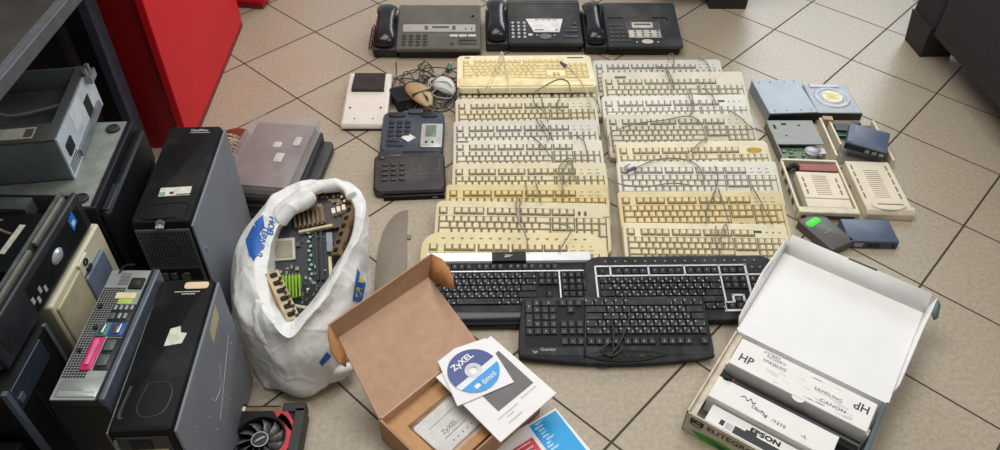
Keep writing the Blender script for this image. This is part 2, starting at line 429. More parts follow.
keyboard('cream keyboard with yellowish keys, second below the wavy one in left column', (455, 99), (596, 97), .068, CREAM, KC, cables=[[(533, 98), (536, 106), (543, 111), (548, 121)], [(541, 97), (544, 108), (547, 114)], [(560, 97), (557, 106), (563, 112)]], cmat=CABLED)
keyboard('pale grey-white keyboard, sixth from the front in left column', (453, 121), (597, 119), .068, GRY, (222, 217, 198), cables=[[(536, 119), (541, 127), (546, 136), (548, 140)], [(540, 120), (549, 132), (553, 140)]], cmat=CABLED)
keyboard('pale keyboard without a separated function row, fifth from the front in left column', (453, 140), (602, 139), .068, (216, 209, 184), (226, 218, 192), head=.02, led=None, badge=(.008, .004, .04, .006), cables=[[(530, 136), (538, 141), (546, 150), (552, 159)], [(575, 135), (583, 140), (586, 148), (588, 159)]], cmat=CABLED)
keyboard('cream keyboard with a coiled cable over its arrow keys, left column', (452, 163), (606, 162), .068, (214, 203, 160), (226, 214, 168), cables=[[(561, 180), (559, 168), (566, 159), (572, 160), (571, 172), (566, 183), (563, 172), (569, 160)], [(574, 180), (573, 166), (568, 160)]])
keyboard('deep yellowed keyboard showing its function row, third from the front in left column', (446, 184), (608, 184), .066, (216, 194, 128), (226, 204, 130), depth=.148, u_y=.0178, wellc=(120, 92, 40), cables=[[(525, 182), (527, 190), (528, 200)], [(535, 180), (538, 190), (541, 202)], [(561, 183), (564, 192), (563, 201)]])
keyboard('cream keyboard with three blue-grey indicator windows, left column', (436, 200), (609, 203), .068, (216, 203, 158), (226, 214, 170), led='blue', rad=.02, cables=[[(517, 197), (516, 208), (519, 222), (526, 236), (528, 251)], [(522, 198), (519, 210), (524, 226)], [(545, 224), (560, 224), (571, 229), (566, 240), (559, 251)]])
def icons(t, hw, depth, th, x0, y1, u, uy):
    mb = MB()
    for k in range(16):
        cx = -hw + .06 + k * (2 * hw - .12) / 15
        mb.add([(cx - .006, depth - .021, th + .0006), (cx, depth - .027, th + .0006), (cx + .006, depth - .021, th + .0006)], [(0, 1, 2)])
    mb.build('shortcut_marks', mat('indicator print', (120, 112, 90), .6), t)
keyboard('yellowed wide keyboard with rounded shoulders, nearest in left column', (422, 231), (606, 233), .056, (220, 203, 146), (232, 214, 160), rad=.055, th=.022, depth=.19, head=.044, margin=.024, extra=icons, u_y=.0205)
# right column
keyboard('greyish white keyboard at the far end of right column', (592, 60), (720, 59), .068, (205, 201, 190), (216, 212, 202), th=.02, cables=[[(669, 60), (669, 55), (673, 54), (674, 62), (674, 72)], [(698, 58), (706, 62), (711, 71)]])
keyboard('cream keyboard with dark badge at upper left, second from far end of right column', (601, 72), (742, 71), .072, (217, 208, 180), (226, 218, 192), depth=.18, badge=(.045, .020, .04, .010), head=.036, led=None, cables=[[(650, 71), (657, 67), (664, 68), (669, 77), (672, 87)], [(666, 68), (671, 76), (674, 86)]])
keyboard('bright off-white keyboard, third from far end of right column', (601, 96), (746, 94), .070, (222, 218, 202), (234, 230, 216), led='dots', cables=[[(686, 89), (690, 98), (692, 108), (690, 115)], [(690, 88), (693, 100), (694, 112)], [(703, 88), (712, 95), (716, 103)]])
keyboard('cream keyboard crossed by a long grey cable, fourth from far end of right column', (605, 114), (752, 113), .070, (208, 200, 174), (220, 212, 186), depth=.175, cables=[[(610, 146), (609, 136), (616, 130), (640, 123), (665, 120), (688, 116), (700, 122), (704, 132), (706, 142)], [(730, 111), (740, 117), (752, 128), (766, 133)]])
keyboard('yellowish keyboard with a gold oval badge at upper right', (615, 142), (767, 140), .070, (224, 212, 168), (230, 220, 180), rad=.02, led='oval', depth=.17, head=.026, cables=[[(706, 138), (699, 143), (693, 149), (686, 154)]])
keyboard('whitish keyboard with a purple plug lying at its left, right column', (616, 161), (776, 161), .070, (218, 213, 196), (228, 224, 208), cables=[['plug', (704, 185), (702, 172), (694, 163), (676, 158), (655, 160), (640, 166), (635, 168)], [(608, 178), (620, 184), (645, 187), (672, 183), (694, 186)], [(630, 164), (624, 168), (630, 171), (637, 168)]])
keyboard('strongly yellowed keyboard with dark gaps around its keys, right column', (617, 191), (781, 190), .070, (216, 196, 138), (230, 210, 148), wellc=(124, 96, 48), depth=.175, led='text', cables=[[(715, 166), (718, 180), (712, 198), (707, 208), (706, 222)], [(718, 188), (724, 205), (729, 223)], [(752, 186), (760, 200), (766, 212), (773, 224)]], cmat=CABLED)
keyboard('yellowish keyboard with dark badge at upper right, just behind the black keyboards', (622, 222), (786, 224), .066, (222, 210, 166), (232, 218, 172), led='dots', depth=.165, head=.022, cables=[[(716, 226), (715, 238), (719, 249)], [(722, 250), (721, 236), (726, 224), (729, 238), (728, 250)]])
# ------------------------------------------------------------------ three black keyboards
GB = 'black keyboards in front of the two columns'
KBB = mat('black keycaps', (30, 31, 33), .5, spec=.25, var=.1, dust=((110, 110, 108), 60, .25))
KBC = mat('black keyboard case', (25, 26, 28), .5, spec=.25, var=.08, dust=((100, 100, 98), 18, .2))
LEGM = mat('white legend', (168, 168, 168), .6)
SILV = mat('silver paint', (206, 207, 209), .35, .25, var=.03)
CORDB = mat('black cord', (22, 22, 23), .45)
def bframe(pl, pr, zb, depth, th, tilt):
    A, B = at(*pl, zb), at(*pr, zb); W_ = (B - A).length; yaw = math.atan2(B.y - A.y, B.x - A.x)
    off = Matrix.Rotation(yaw, 4, 'Z') @ Matrix.Rotation(tilt, 4, 'X') @ Vector((0, depth, th))
    return (A + B) / 2 - off, yaw, W_
loc, yaw, W_ = bframe((427, 253), (590, 251.5), .064, .215, .022, R(11))
t = thing('computer_keyboard', 'black keyboard with silver strip along its back and glossy wrist rest, beside the cardboard box', 'keyboard', loc, yaw, GB, R(11))
hw = W_ / 2; dp = .215
mb = MB(); mb.prism(rrect(-hw, hw, .0, dp, .012, 5), 0, .020, .003)
mb.build('case', KBC, t)
mb = MB(); mb.prof([(dp - .033, .019), (dp - .029, .0255), (dp - .004, .0265), (dp + .001, .02)], -hw + .002, hw - .002)
st = mb.build('silver_strip', SILV, t)
mb = MB(); mb.prof([(dp - .035, .019), (dp - .030, .0275), (dp - .003, .0285), (dp + .002, .02)], -.045, .045)
wd = mb.build('logo_window', BLACKG, t)
MB().tube([(-.012, dp - .019, .0292), (.002, dp - .0175, .0292), (.009, dp - .014, .0292)], .0022, 6, r2=.0008).box(-.011, .004, dp - .014, dp - .0125, .0285, .0292).build('logo', mat('white logo', (225, 225, 225), .5), wd)
u = (W_ - .02) / 22.5
add_keys(t, -hw + .01, dp - .037, u, .0192, .020, .0055, KBB, gap=.0007, tap=.0016, legend=LEGM)
mb = MB(); yl = dp - .037 - 1.2 * .0192
mb.box(-hw + .004, hw - .004, yl - .0018, yl + .0018, .02, .0238); mb.box(-hw + .01 + 18.3 * u - .0018, -hw + .01 + 18.3 * u + .0018, yl - .105, yl, .02, .0238)
mb.build('silver_trim', SILV, t)
mb = MB(); mb.prof([(-.004, .004), (-.004, .012), (.006, .021), (.022, .0245), (.036, .022), (.038, .018), (.038, .004)], -hw + .004, hw - .004)
mb.build('wrist_rest', mat('gloss wrist rest', (18, 19, 21), .2, spec=.4, var=.05), t)

loc, yaw, W_ = bframe((582, 256.5), (773, 254.5), .065, .195, .020, R(12))
t = thing('computer_keyboard', 'black keyboard with silver outlined key groups, beside the white box lid', 'keyboard', loc, yaw, GB, R(12))
hw = W_ / 2; dp = .195
MB().prism(rrect(-hw, hw, 0, dp, .045, 8), 0, .022, .006).build('case', KBC, t)
ux = .0212; x0 = -hw + .038; y1 = dp - .040; uy = .0195
add_keys(t, x0, y1, ux, uy, .022, .0055, KBB, gap=.0007, tap=.0016, legend=LEGM)
mb = MB()
def ln(a, b_, c, d, w_=.0022): mb.box(min(a, c) - w_, max(a, c) + w_, min(b_, d) - w_, max(b_, d) + w_, .021, .0256)
X = lambda q: x0 + q * ux
Y = lambda q: y1 - q * uy
ln(X(-.35), Y(-.3), X(18.4), Y(-.3)); ln(X(-.35), Y(-.3), X(-.35), Y(5.6)); ln(X(-.35), Y(1.2), X(22.6), Y(1.2)); ln(X(18.4), Y(-.3), X(18.4), Y(6.9), .003)
for q in (1.5, 6.25, 10.75, 15.1): ln(X(q), Y(-.3), X(q), Y(1.2))
ln(X(15.1), Y(1.2), X(15.1), Y(5.4)); ln(X(15.1), Y(5.4), X(16.1), Y(5.4)); ln(X(14.9), Y(6.6), X(18.4), Y(6.6), .003); ln(X(14.9), Y(5.5), X(14.9), Y(6.6)); ln(X(16.1), Y(4.35), X(17.4), Y(4.35), .003); ln(X(17.4), Y(4.35), X(17.4), Y(5.3), .003); ln(X(16.1), Y(4.35), X(16.1), Y(5.3), .003); ln(X(17.4), Y(5.3), X(18.4), Y(5.3), .003)
mb.build('silver_outline', SILV, t)
mb = MB()
for k in range(16): mb.rbox(-hw + .06 + k * .0265 - .003, -hw + .06 + k * .0265 + .003, dp - .020, dp - .016, .0215, .0232, .002, .0004)
for k in range(3): mb.rbox(X(19.3 + k) - .003, X(19.3 + k) + .003, dp - .041, dp - .038, .0215, .0232, .001, .0003)
mb.build('shortcut_keys', mat('shortcut marks', (150, 150, 150), .5), t)

A, B = at(522, 297, .066), at(703, 296, .066); W_ = (B - A).length; yaw = math.atan2(B.y - A.y, B.x - A.x); hw = W_ / 2
tl = R(15)
off = Matrix.Rotation(yaw + PI, 4, 'Z') @ Matrix.Rotation(-tl, 4, 'X') @ Vector((0, 0, .018))
t = thing('computer_keyboard', 'small black keyboard lying upside down with its cord wrapped round it', 'keyboard', (A + B) / 2 - off, yaw + PI, GB, -tl)
dp = .180
o = [(-hw, .004), (-hw + .006, 0), (hw - .006, 0), (hw, .004), (hw + .010, .09)] + [(p.x, p.y) for p in crom([(hw + .013, .140, 0), (hw + .011, .153, 0), (hw + .001, .162, 0), (hw * .55, .174, 0), (0, .181, 0), (-hw * .55, .175, 0), (-hw + .004, .163, 0), (-hw - .004, .154, 0), (-hw - .006, .140, 0)], 3)] + [(-hw - .004, .09)]
MB().prism(o, 0, .018, .004).build('case', mat('slate black case', (34, 37, 41), .5, spec=.25, var=.08, dust=((110, 110, 108), 22, .25)), t)
ux = (W_ - .012) / 22.5; uy = .0192
MB().box(-hw + .004, -hw + .008 + 15 * ux, .010, .134, .0176, .0186).box(-hw + .004 + 15.2 * ux, hw - .004, .010, .134, .0176, .0186).build('key_bed', DARK, t)
add_keys(t, -hw + .006, .132, ux, uy, .018, .0062, mat('slate keycaps', (40, 43, 47), .5, spec=.3, var=.1, dust=((120, 120, 118), 60, .2)), gap=.0006, tap=.0018, legend=LEGM)
mb = MB(); oo = [(-.19, .157), (-.12, .147), (-.02, .144), (.07, .147), (.14, .157), (.08, .171), (0, .176), (-.10, .173)]
mb.prism([(p.x * .62, p.y) for p in crom([(x, y, 0) for x, y in oo], 3, True)], .017, .0205, .002); ml = mb.build('media_panel', BLACKG, t)
mb = MB()
for k in range(7): mb.lathe([(.005, .0195), (.005, .022), (.004, .0228)], -.075 + k * .020, .158 + .004 * math.sin(k), 12)
mb.build('media_keys', KBB, t)
MB().text('Genius', .012, TM(hw - .040, .145, .0186, PI), sx=1.1, bold=.0003).tube([(hw - .022, .143, .019), (hw - .026, .151, .019), (hw - .034, .146, .019), (hw - .026, .148, .019)], .0014, 5).build('logo', LEGM, t)
mb = wmb(t)
for a in ([(587, 292, .063), (586, 320, .056), (585, 345, .042), (585, 360, .02), (586, 366, .004)], [(600, 291, .065), (607, 303, .062), (613, 328, .052), (613, 350, .038), (612, 363, .016), (610, 367, .004)], [(622, 291, .066), (629, 305, .061), (628, 322, .054), (621, 340, .044), (613, 352, .036), (605, 361, .022)], [(575, 361, .012), (590, 364, .010), (604, 366, .012), (615, 362, .018)], [(600, 350, .038), (612, 342, .044), (622, 348, .04), (612, 356, .032), (602, 352, .036)]):
    mb.tube([at(*p) for p in a], .0022, 6)
mb.build('cord', CORDB, t)

# ------------------------------------------------------------------ fax machines
def fax(label, px0, px1, pyf, body, panelc, hsx, kind):
    A, B = at(px0, pyf, .045), at(px1, pyf, .045); W_ = (B - A).length; yaw = math.atan2(B.y - A.y, B.x - A.x)
    o = (A + B) / 2
    t = thing('fax_machine', label, 'fax machine', (o.x, o.y, 0), yaw, 'fax machines in a row at the back')
    hw = W_ / 2; bx = -hw + hsx; D = .285
    bm_ = mat('fax body %s' % (body,), body, .5, spec=.3, var=.08, dust=((125, 122, 112), 8, .3))
    base = mat('fax base', (26, 26, 27), .45)
    pr = [(.03, .0), (.025, .02), (.004, .034), (.0, .042), (.006, .049), (.15, .074), (.175, .082), (.225, .094), (.25, .092), (D, .06), (D, 0)]
    mb = MB(); mb.prof(pr, bx, hw); mb.build('body', bm_, t, bevel=.006)
    MB().rbox(bx + .006, hw - .006, .018, .12, 0, .030, .01, .003).build('base', base, t)
    prh = [(.02, 0), (.01, .035), (.03, .048), (.2, .066), (.24, .06), (.25, 0)]
    MB().prof(prh, -hw, bx + .004).build('cradle', base, t, bevel=.006)
    S = lambda y: .049 + (y - .006) * (.025 / .144)          # height of the sloping control deck
    rx_ = math.atan2(.025, .144)
    def deck(x, y): return TM(x, y, S(y) , 0, rx_)
    # handset : thin waist, thick ear and mouth pieces
    cx = (-hw + bx) / 2; hwid = hsx * .45; rings = []
    for y, wv, hv, zc in ((.012, .5, .4, .06), (.018, .92, .8, .062), (.035, 1.05, 1, .068), (.06, 1.0, .95, .076), (.085, .86, .8, .083), (.13, .80, .72, .09), (.17, .86, .8, .094), (.195, 1.0, .95, .094), (.225, 1.05, 1, .09), (.24, .92, .8, .086), (.247, .5, .4, .084)):
        rings.append([(cx + hwid * wv * math.cos(2 * PI * k / 16), y, zc + .02 * hv * math.sin(2 * PI * k / 16)) for k in range(16)])
    MB().loft(rings, caps=True).build('handset', mat('gloss handset', (24, 25, 28), .2, dust=((90, 92, 96), 10, .2)), t)
    key = mat('fax key dark', (52, 52, 52), .45) if kind != 1 else mat('fax key grey', (196, 198, 196), .4)
    pan = mat('fax panel %s' % (panelc,), panelc, .35, var=.05)
    scr = mat('lcd screen', (92, 98, 86), .2)
    btn = mat('light buttons', (206, 204, 194), .45)
    BW = hw - bx
    if kind == 0:
        mb = MB(); mb.rbox(bx + .022, hw - .02, -.021, .021, 0, .003, .004, .001, M=deck(0, .115)); p = mb.build('display_panel', pan, t)
        mb = MB(); mb.box(bx + BW * .42, bx + BW * .62, -.001, .009, .003, .0045, M=deck(0, .115)); mb.build('screen', scr, p)
        mb = MB()
        for x in (.33, .66):
            for y in (-.006, .006): mb.box(bx + BW * x, bx + BW * x + .012, y - .003, y + .003, .003, .005, M=deck(0, .115))
        for x in (.82, .89): mb.lathe([(.003, .003), (.003, .005)], bx + BW * x, -.006, 8, M=deck(0, .115))
        mb.build('buttons', key, p)
        mb = MB()
        for i in range(4):
            for j in range(4): mb.rbox(bx + .022 + i * .026, bx + .037 + i * .026, -.005, .005, 0, .005, .003, .001, M=deck(0, .025 + .0165 * j))
        mb.build('keypad_buttons', mat('fax keypad', (70, 70, 66), .4), t)
        mb = MB()
        for i in range(3): mb.rbox(bx + BW * .63 + i * .034, bx + BW * .63 + i * .034 + .03, -.006, .006, 0, .004, .002, .001, M=deck(0, .072))
        mb.build('label_strip', btn, t)
        mb = MB()
        for y in (.052, .032):
            mb.rbox(bx + BW * .74, bx + BW * .95, -.006, .006, 0, .004, .002, .001, M=deck(0, y))
        mb.lathe([(.006, 0), (.006, .004)], bx + BW * .66, 0, 12, M=deck(0, .03)); mb.build('function_buttons', mat('fax keypad', (70, 70, 66), .4), t)
        MB().lathe([(.006, .082), (.006, .086)], hw - .03, .18, 10).build('knob', DARK, t)
        mb = MB(); mb.tube([(-hw - .012 + .006 * math.cos(k * 1.1), .03 + k * .0028, .03 + .008 * math.sin(k * 1.1)) for k in range(60)], .0022, 5, sm=2); mb.build('handset_cord', CORDB, t)
    elif kind == 1:
        o2 = [(bx + BW * .25, .135), (bx + BW * .75, .135), (bx + BW * .69, .06), (bx + BW * .35, .06)]
        mb = MB(); M_ = TM(0, 0, .049 - .006 * (.025 / .144), 0, 0)
        q = [Vector((x, y, S(y) + .003)) for x, y in o2]; mb.sheet(q, .003); mb.build('instruction_card', mat('bright card', (235, 235, 232), .3), t)
        mb = MB()
        for a, b_ in ((.36, .48), (.63, .67)): mb.box(bx + BW * a, bx + BW * b_, .069, .073, S(.071) + .003, S(.071) + .0042)
        for k in range(4): mb.box(bx + BW * (.37 + .08 * k), bx + BW * (.43 + .08 * k), .1275, .1295, S(.129) + .003, S(.129) + .0042)
        mb.build('card_print', INK, t)
        mb = MB()
        for i in range(3):
            for j in range(5): mb.lathe([(.006, 0), (.006, .004), (.004, .006)], bx + .020 + i * .022, 0, 10, M=deck(0, .032 + .020 * j))
        mb.build('keypad_buttons', key, t)
        mb = MB(); mb.lathe([(.022, 0), (.022, .003), (.017, .004)], 0, 0, 20, M=deck(bx + BW * .50, .036) @ Matrix.Diagonal((1, .7, 1, 1))); mb.build('dial_button', mat('grey dial', (108, 108, 104), .4), t)
        mb = MB(); mb.rbox(bx + BW * .27, bx + BW * .33, -.006, .006, 0, .004, .003, .001, M=deck(0, .045))
        for x in (.39, .62): mb.disk(bx + BW * x, 0, .003, .005, 3, M=deck(0, .042))
        mb.build('light_button', btn, t)
        mb = MB()
        for y, a in ((.11, .88), (.085, .80), (.068, .76), (.035, .73)): mb.rbox(bx + BW * a, bx + BW * .93, -.006, .006, 0, .004, .003, .001, M=deck(0, y))
        mb.build('function_buttons', mat('fax keypad', (70, 70, 66), .4), t)
        MB().box(bx + .002, hw - .002, .222, .224, .0925, .0955).build('lid_seam', mat('grey seam', (120, 116, 108), .5), t)
    else:
        mb = MB(); mb.sheet([(bx + BW * .27, .135, S(.135) + .003), (bx + BW * .74, .135, S(.135) + .003), (bx + BW * .74, .040, S(.04) + .003), (bx + BW * .29, .040, S(.04) + .003)], .003); p = mb.build('display_panel', mat('mid grey panel', (92, 94, 94), .4), t)
        mb = MB(); mb.rbox(bx + BW * .36, bx + BW * .64, -.016, .016, .003, .0045, .002, .0005, M=deck(0, .115)); d_ = mb.build('display', btn, p)
        mb = MB(); mb.box(bx + BW * .39, bx + BW * .61, -.003, .005, .0045, .0052, M=deck(0, .117)); mb.build('screen', scr, d_)
        mb = MB(); mb.rbox(bx + BW * .30, bx + BW * .72, -.021, .021, .003, .0042, .002, .0005, M=deck(0, .066)); mb.build('button_plate', btn, p)
        mb = MB()
        for i in range(4):
            for j in range(3): mb.rbox(bx + BW * (.37 + i * .1), bx + BW * (.37 + i * .1) + .009, -.002, .003, .003, .0062, .001, .0005, M=deck(0, .052 + .0135 * j))
        mb.build('plate_buttons', mat('fax keypad', (70, 70, 66), .4), p)
        mb = MB()
        for i in range(4):
            for j in range(5): mb.rbox(bx + .014 + i * .021, bx + .028 + i * .021, -.005, .005, 0, .004, .003, .001, M=deck(0, .03 + .022 * j))
        mb.build('keypad_buttons', mat('slate keypad', (84, 84, 82), .45), t)
        MB().lathe([(.022, 0), (.022, .003), (.017, .004)], 0, 0, 20, M=deck(bx + BW * .53, .024) @ Matrix.Diagonal((1, .55, 1, 1))).build('dial_button', btn, t)
        mb = MB()
        for x in (.39, .67): mb.disk(bx + BW * x, 0, .002, .006, 3, M=deck(0, .022))
        mb.build('light_button', btn, t)
        mb = MB(); mb.box(bx + .012, bx + BW * .25, .157, .161, .077, .079); mb.box(bx + BW * .66, bx + BW * .86, .157, .161, .077, .079); mb.box(bx + BW * .85, bx + BW * .86, .142, .16, .0735, .079); mb.build('paper_guide_slots', DARK, t)
    return t
fax('grey-brown fax machine with long silver display strip, first of three from the red cabinet', 372, 481, 50, (96, 93, 86), (172, 170, 164), .085, 0)
fax('black fax machine with bright white card, middle of the three', 486, 584, 44, (52, 53, 56), (200, 200, 200), .082, 1)
fax('slate fax machine with white button plate, furthest of the three from the red cabinet', 586, 684, 47, (56, 60, 64), (90, 92, 92), .082, 2)

# ------------------------------------------------------------------ banknote checker, phones, mice
A, B = at(340, 126, .02), at(386, 127, .02); W_ = (B - A).length
t = thing('banknote_detector', 'white desktop device with dark smoky window beside the cable tangle', 'banknote detector', ((A.x + B.x) / 2, A.y, 0), R(1))
hw = W_ / 2; D = .31
wb = mat('off white plastic', (226, 221, 208), .42, var=.04)
MB().prof([(0, .004), (0, .02), (.01, .027), (.16, .040), (D - .04, .048), (D - .03, .042), (D - .03, .004)], -hw, hw).build('body', wb, t, bevel=.008)
MB().rbox(-hw + .003, hw - .003, .002, D - .032, 0, .008, .008, 0).build('base', DARK, t)
mb = MB(); q = lambda y: .027 + (y - .01) * .0865
mb.sheet([(-hw + .02, .168, q(.168) + .012), (hw - .02, .168, q(.168) + .012), (hw - .022, .268, q(.268) + .003), (-hw + .022, .268, q(.268) + .003)], .013)
mb.build('window', mat('smoky red window', (46, 26, 28), .12, var=.5, scale=25), t)
mb = MB()
for x in (-.34, .34): mb.lathe([(.004, 0), (.004, .002)], x * 2 * hw, .085, 10, M=TM(0, 0, q(.085)))
for x in (-.2, .2): mb.lathe([(.0025, 0), (.0025, .002)], x * 2 * hw, .03, 8, M=TM(0, 0, q(.03)))
mb.build('button', mat('brown button', (98, 84, 70), .5), t)

def phone(name, label, pl, pr, yb, col, kind):
    A, B = at(*pl, .02), at(*pr, .02); W_ = (B - A).length; yaw = math.atan2(B.y - A.y, B.x - A.x); o = (A + B) / 2
    D = yb
    t = thing(name, label, 'telephone', (o.x, o.y, 0), yaw); hw = W_ / 2
    body = mat('phone body %s' % (col,), col, .38, var=.1, dust=((130, 126, 120), 12, .22))
    zt = lambda y: .024 + .022 * y / D
    key = mat('phone keys %s' % (col,), tuple(int(v * .62) for v in col), .4); rx_ = math.atan2(.022, D)
    dk = lambda x, y: TM(x, y, zt(y), 0, rx_)
    rings = [[(x, y, z(y)) for x, y in rrect(-hw + i, hw - i, i, D - i, .022, 5)] for i, z in ((.006, lambda y: 0), (0, lambda y: .008), (0, lambda y: zt(y) - .006), (.005, zt))]
    MB().loft(rings, caps=True).build('body', body, t)
    if kind == 0:
        mb = MB()
        for x in (-.55, .5): mb.rbox(x * hw - .028, x * hw + .028, D - .032, D - .008, .0435, .0475, .012, .001)
        mb.build('cradle_recess', mat('phone recess', (26, 29, 34), .4), t)
        MB().rbox(-.02, .03, D - .018, D + .004, .02, .053, .008, .004).build('cradle_hook', body, t)
        mb = MB()
        for i in range(3):
            for j in range(4): mb.rbox(-hw + .022 + i * .026, -hw + .040 + i * .026, -.0055, .0055, 0, .005, .004, .0012, M=dk(0, .075 + j * .020))
        mb.rbox(-hw + .02, -hw + .075, -.005, .005, 0, .004, .003, .001, M=dk(0, .03)); mb.rbox(-hw + .02, -hw + .06, -.005, .005, 0, .004, .003, .001, M=dk(0, .05))
        mb.build('keypad_buttons', key, t)
        mb = MB(); mb.prism([(0, -.02), (.024, 0), (0, .02), (-.024, 0)], 0, .004, .001, M=dk(-.012, .062)); mb.build('navigation_button', mat('silver nav', (216, 218, 216), .35), t)
        mb = MB(); mb.rbox(.028, hw - .004, -.062, .046, 0, .004, .006, .001, M=dk(0, .08)); p = mb.build('display_panel', mat('silver panel', (186, 189, 186), .35, .2), t)
        mb = MB(); mb.rbox(.042, hw - .024, -.014, .038, .004, .0052, .002, .0005, M=dk(0, .08)); mb.build('screen', mat('green lcd', (112, 132, 108), .2), p)
        mb = MB(); mb.lathe([(.004, .004), (.004, .0065)], .046, -.04, 10, M=dk(0, .08)); mb.lathe([(.004, .004), (.004, .0065)], .066, -.04, 10, M=dk(0, .08)); mb.build('buttons', key, p)
    else:
        mb = MB()
        for i in range(3):
            for j in range(4): mb.rbox(-hw + .024 + i * .026, -hw + .042 + i * .026, -.0045, .0045, 0, .005, .004, .0012, M=dk(0, .05 + j * .02))
        mb.build('keypad_buttons', mat('phone keys brown', (66, 54, 50), .35), t)
        mb = MB(); mb.rbox(-hw + .012, -.02, -.011, .011, 0, .002, .004, .001, M=dk(0, .155)); mb.rbox(-hw + .014, -hw + .034, -.016, .016, 0, .004, .008, .001, M=dk(0, .15))
        mb.build('label_strip', mat('dull strip', (60, 52, 50), .25), t)
        mb = MB()
        for i in range(4):
            for j in range(5): mb.rbox(.012 + i * .022, .026 + i * .022, -.001, .001, 0, .0012, .0008, .0003, M=dk(0, .045 + j * .018))
        mb.box(hw - .018, hw - .016, -.03, .03, 0, .001, M=dk(0, .1)); mb.build('speed_dial_marks', mat('dim marks', (92, 82, 78), .5), t)
        MB().rbox(-hw + .03, hw - .005, -.012, -.002, .0, .016, .004, .002).build('front_foot', BLACKG, t)
        MB().box(hw - .04, hw - .026, -.0125, -.0115, .005, .009).build('indicator_lamp', LEGM, t)
phone('desk_telephone', 'slate desk telephone base with silver display panel and white diamond button', (379, 153), (443, 153), .19, (58, 66, 78), 0)
phone('desk_telephone', 'dark brown-black telephone base in front of the slate one, no display', (373, 194), (446, 191), .160, (42, 36, 36), 1)

GM = None
def mouse(label, c, z, rz, L, Wd, H, col, cords, cap=None):
    p = at(*c, z); t = thing('computer_mouse', label, 'mouse', (p.x, p.y, z - .004), rz, None, R(6))
    rings = []
    for k in range(11):
        s = k / 10; y = (s - .5) * L; a = math.sin(PI * min(max(s, .02), .98)) ** .45; hgt = H * (math.sin(PI * min(.98, max(.03, s * .85 + .1)))) ** .8
        rings.append([(Wd / 2 * a * math.cos(2 * PI * q / 16), y, max(0.002, hgt * (.5 + .5 * math.sin(2 * PI * q / 16)))) for q in range(16)])
    m = mat('mouse %s' % (col,), col, .4, var=.08)
    MB().loft(rings, caps=True).build('shell', m, t)
    mb = MB(); mb.box(-Wd * .48, Wd * .48, L * .18, L * .195, H * .6, H * .93); mb.box(-.001, .001, L * .19, L * .46, H * .5, H * .86); mb.build('button_seam', mat('seam', (90, 80, 60), .6), t)
    if cords:
        mb = wmb(t)
        for a in cords: mb.tube([at(*q) for q in a], .0021, 6)
        mb.build('cord', cap or CABLED, t)
    return t
mouse('beige elongated mouse lying on the cable tangle', (419, 96), .035, R(30) + PI, .165, .076, .040, (176, 150, 106), [[(430, 112, .02), (440, 108, .02), (447, 97, .03), (440, 86, .03)]])
mouse('silver-grey mouse with its cord coiled round it', (442, 87), .035, R(50), .115, .070, .038, (206, 208, 206), [[(428, 92, .05), (433, 83, .06), (447, 82, .07), (452, 88, .05)], [(430, 96, .045), (438, 88, .065), (450, 92, .05), (451, 98, .03), (437, 97, .05), (428, 90, .04)], [(432, 77, .05), (428, 86, .05), (432, 96, .05)]], mat('pale mouse cord', (170, 168, 160), .5))
p = at(405, 103, .0)
t = thing('power_adapter', 'black power adapter half buried in the cable tangle', 'power adapter', p, R(25))
MB().rbox(-.04, .04, -.045, .045, 0, .045, .008, .005).build('housing', BLACK, t)
mb = MB()
for k in range(6): mb.box(-.03, .03, -.035 + k * .012, -.031 + k * .012, .0445, .0462)
mb.build('ridge', DARK, t)
p = at(449, 68, .01); t = thing('cable_plug', 'small green plug lying beside the yellowed keyboard', 'plug', (p.x, p.y, 0), R(-10))
MB().tube([(0, -.02, .012), (0, .0, .012), (0, .016, .012)], .009, 10, sm=0).build('housing', mat('green plug', (58, 116, 76), .4), t)
MB().tube([(0, .016, .012), (0, .03, .012)], .004, 8, sm=0).build('pin', CHROME, t)
rnd = random.Random(5); mb = MB()
for k in range(16):
    cx, cy = rnd.uniform(404, 444), rnd.uniform(74, 104); rx0, ry0 = rnd.uniform(6, 20), rnd.uniform(6, 16); ph = rnd.uniform(0, 6)
    P = [at(cx + rx0 * math.cos(ph + a * .9), cy + ry0 * math.sin(ph + a * .9) + rnd.uniform(-2, 2), .006 + .03 * rnd.random()) for a in range(rnd.randint(5, 9))]
    mb.tube(P, .0019, 5)
for P in ([(445, 72), (456, 68), (466, 66), (476, 70), (477, 78), (465, 82), (455, 88)], [(440, 106), (452, 100), (458, 88), (466, 84), (468, 90), (455, 98), (446, 108)], [(455, 86), (470, 84), (478, 90), (479, 98)], [(395, 100), (392, 85), (400, 76), (415, 72), (425, 60)], [(425, 62), (418, 66), (424, 72), (432, 68), (426, 61)], [(396, 62), (396, 80), (390, 92), (393, 108)], [(428, 110), (442, 112), (452, 108), (456, 98)]):
    mb.tube([at(x, y, .012 + .03 * ((i * 7) % 3) / 3 + (.03 if x > 457 else 0)) for i, (x, y) in enumerate(P)], .002, 5)
tag(mb.build('cable_tangle', mat('dark tangled cable', (46, 44, 42), .5), None), 'tangle of thin dark cables between the white device and the keyboards', 'cables', kind='stuff')

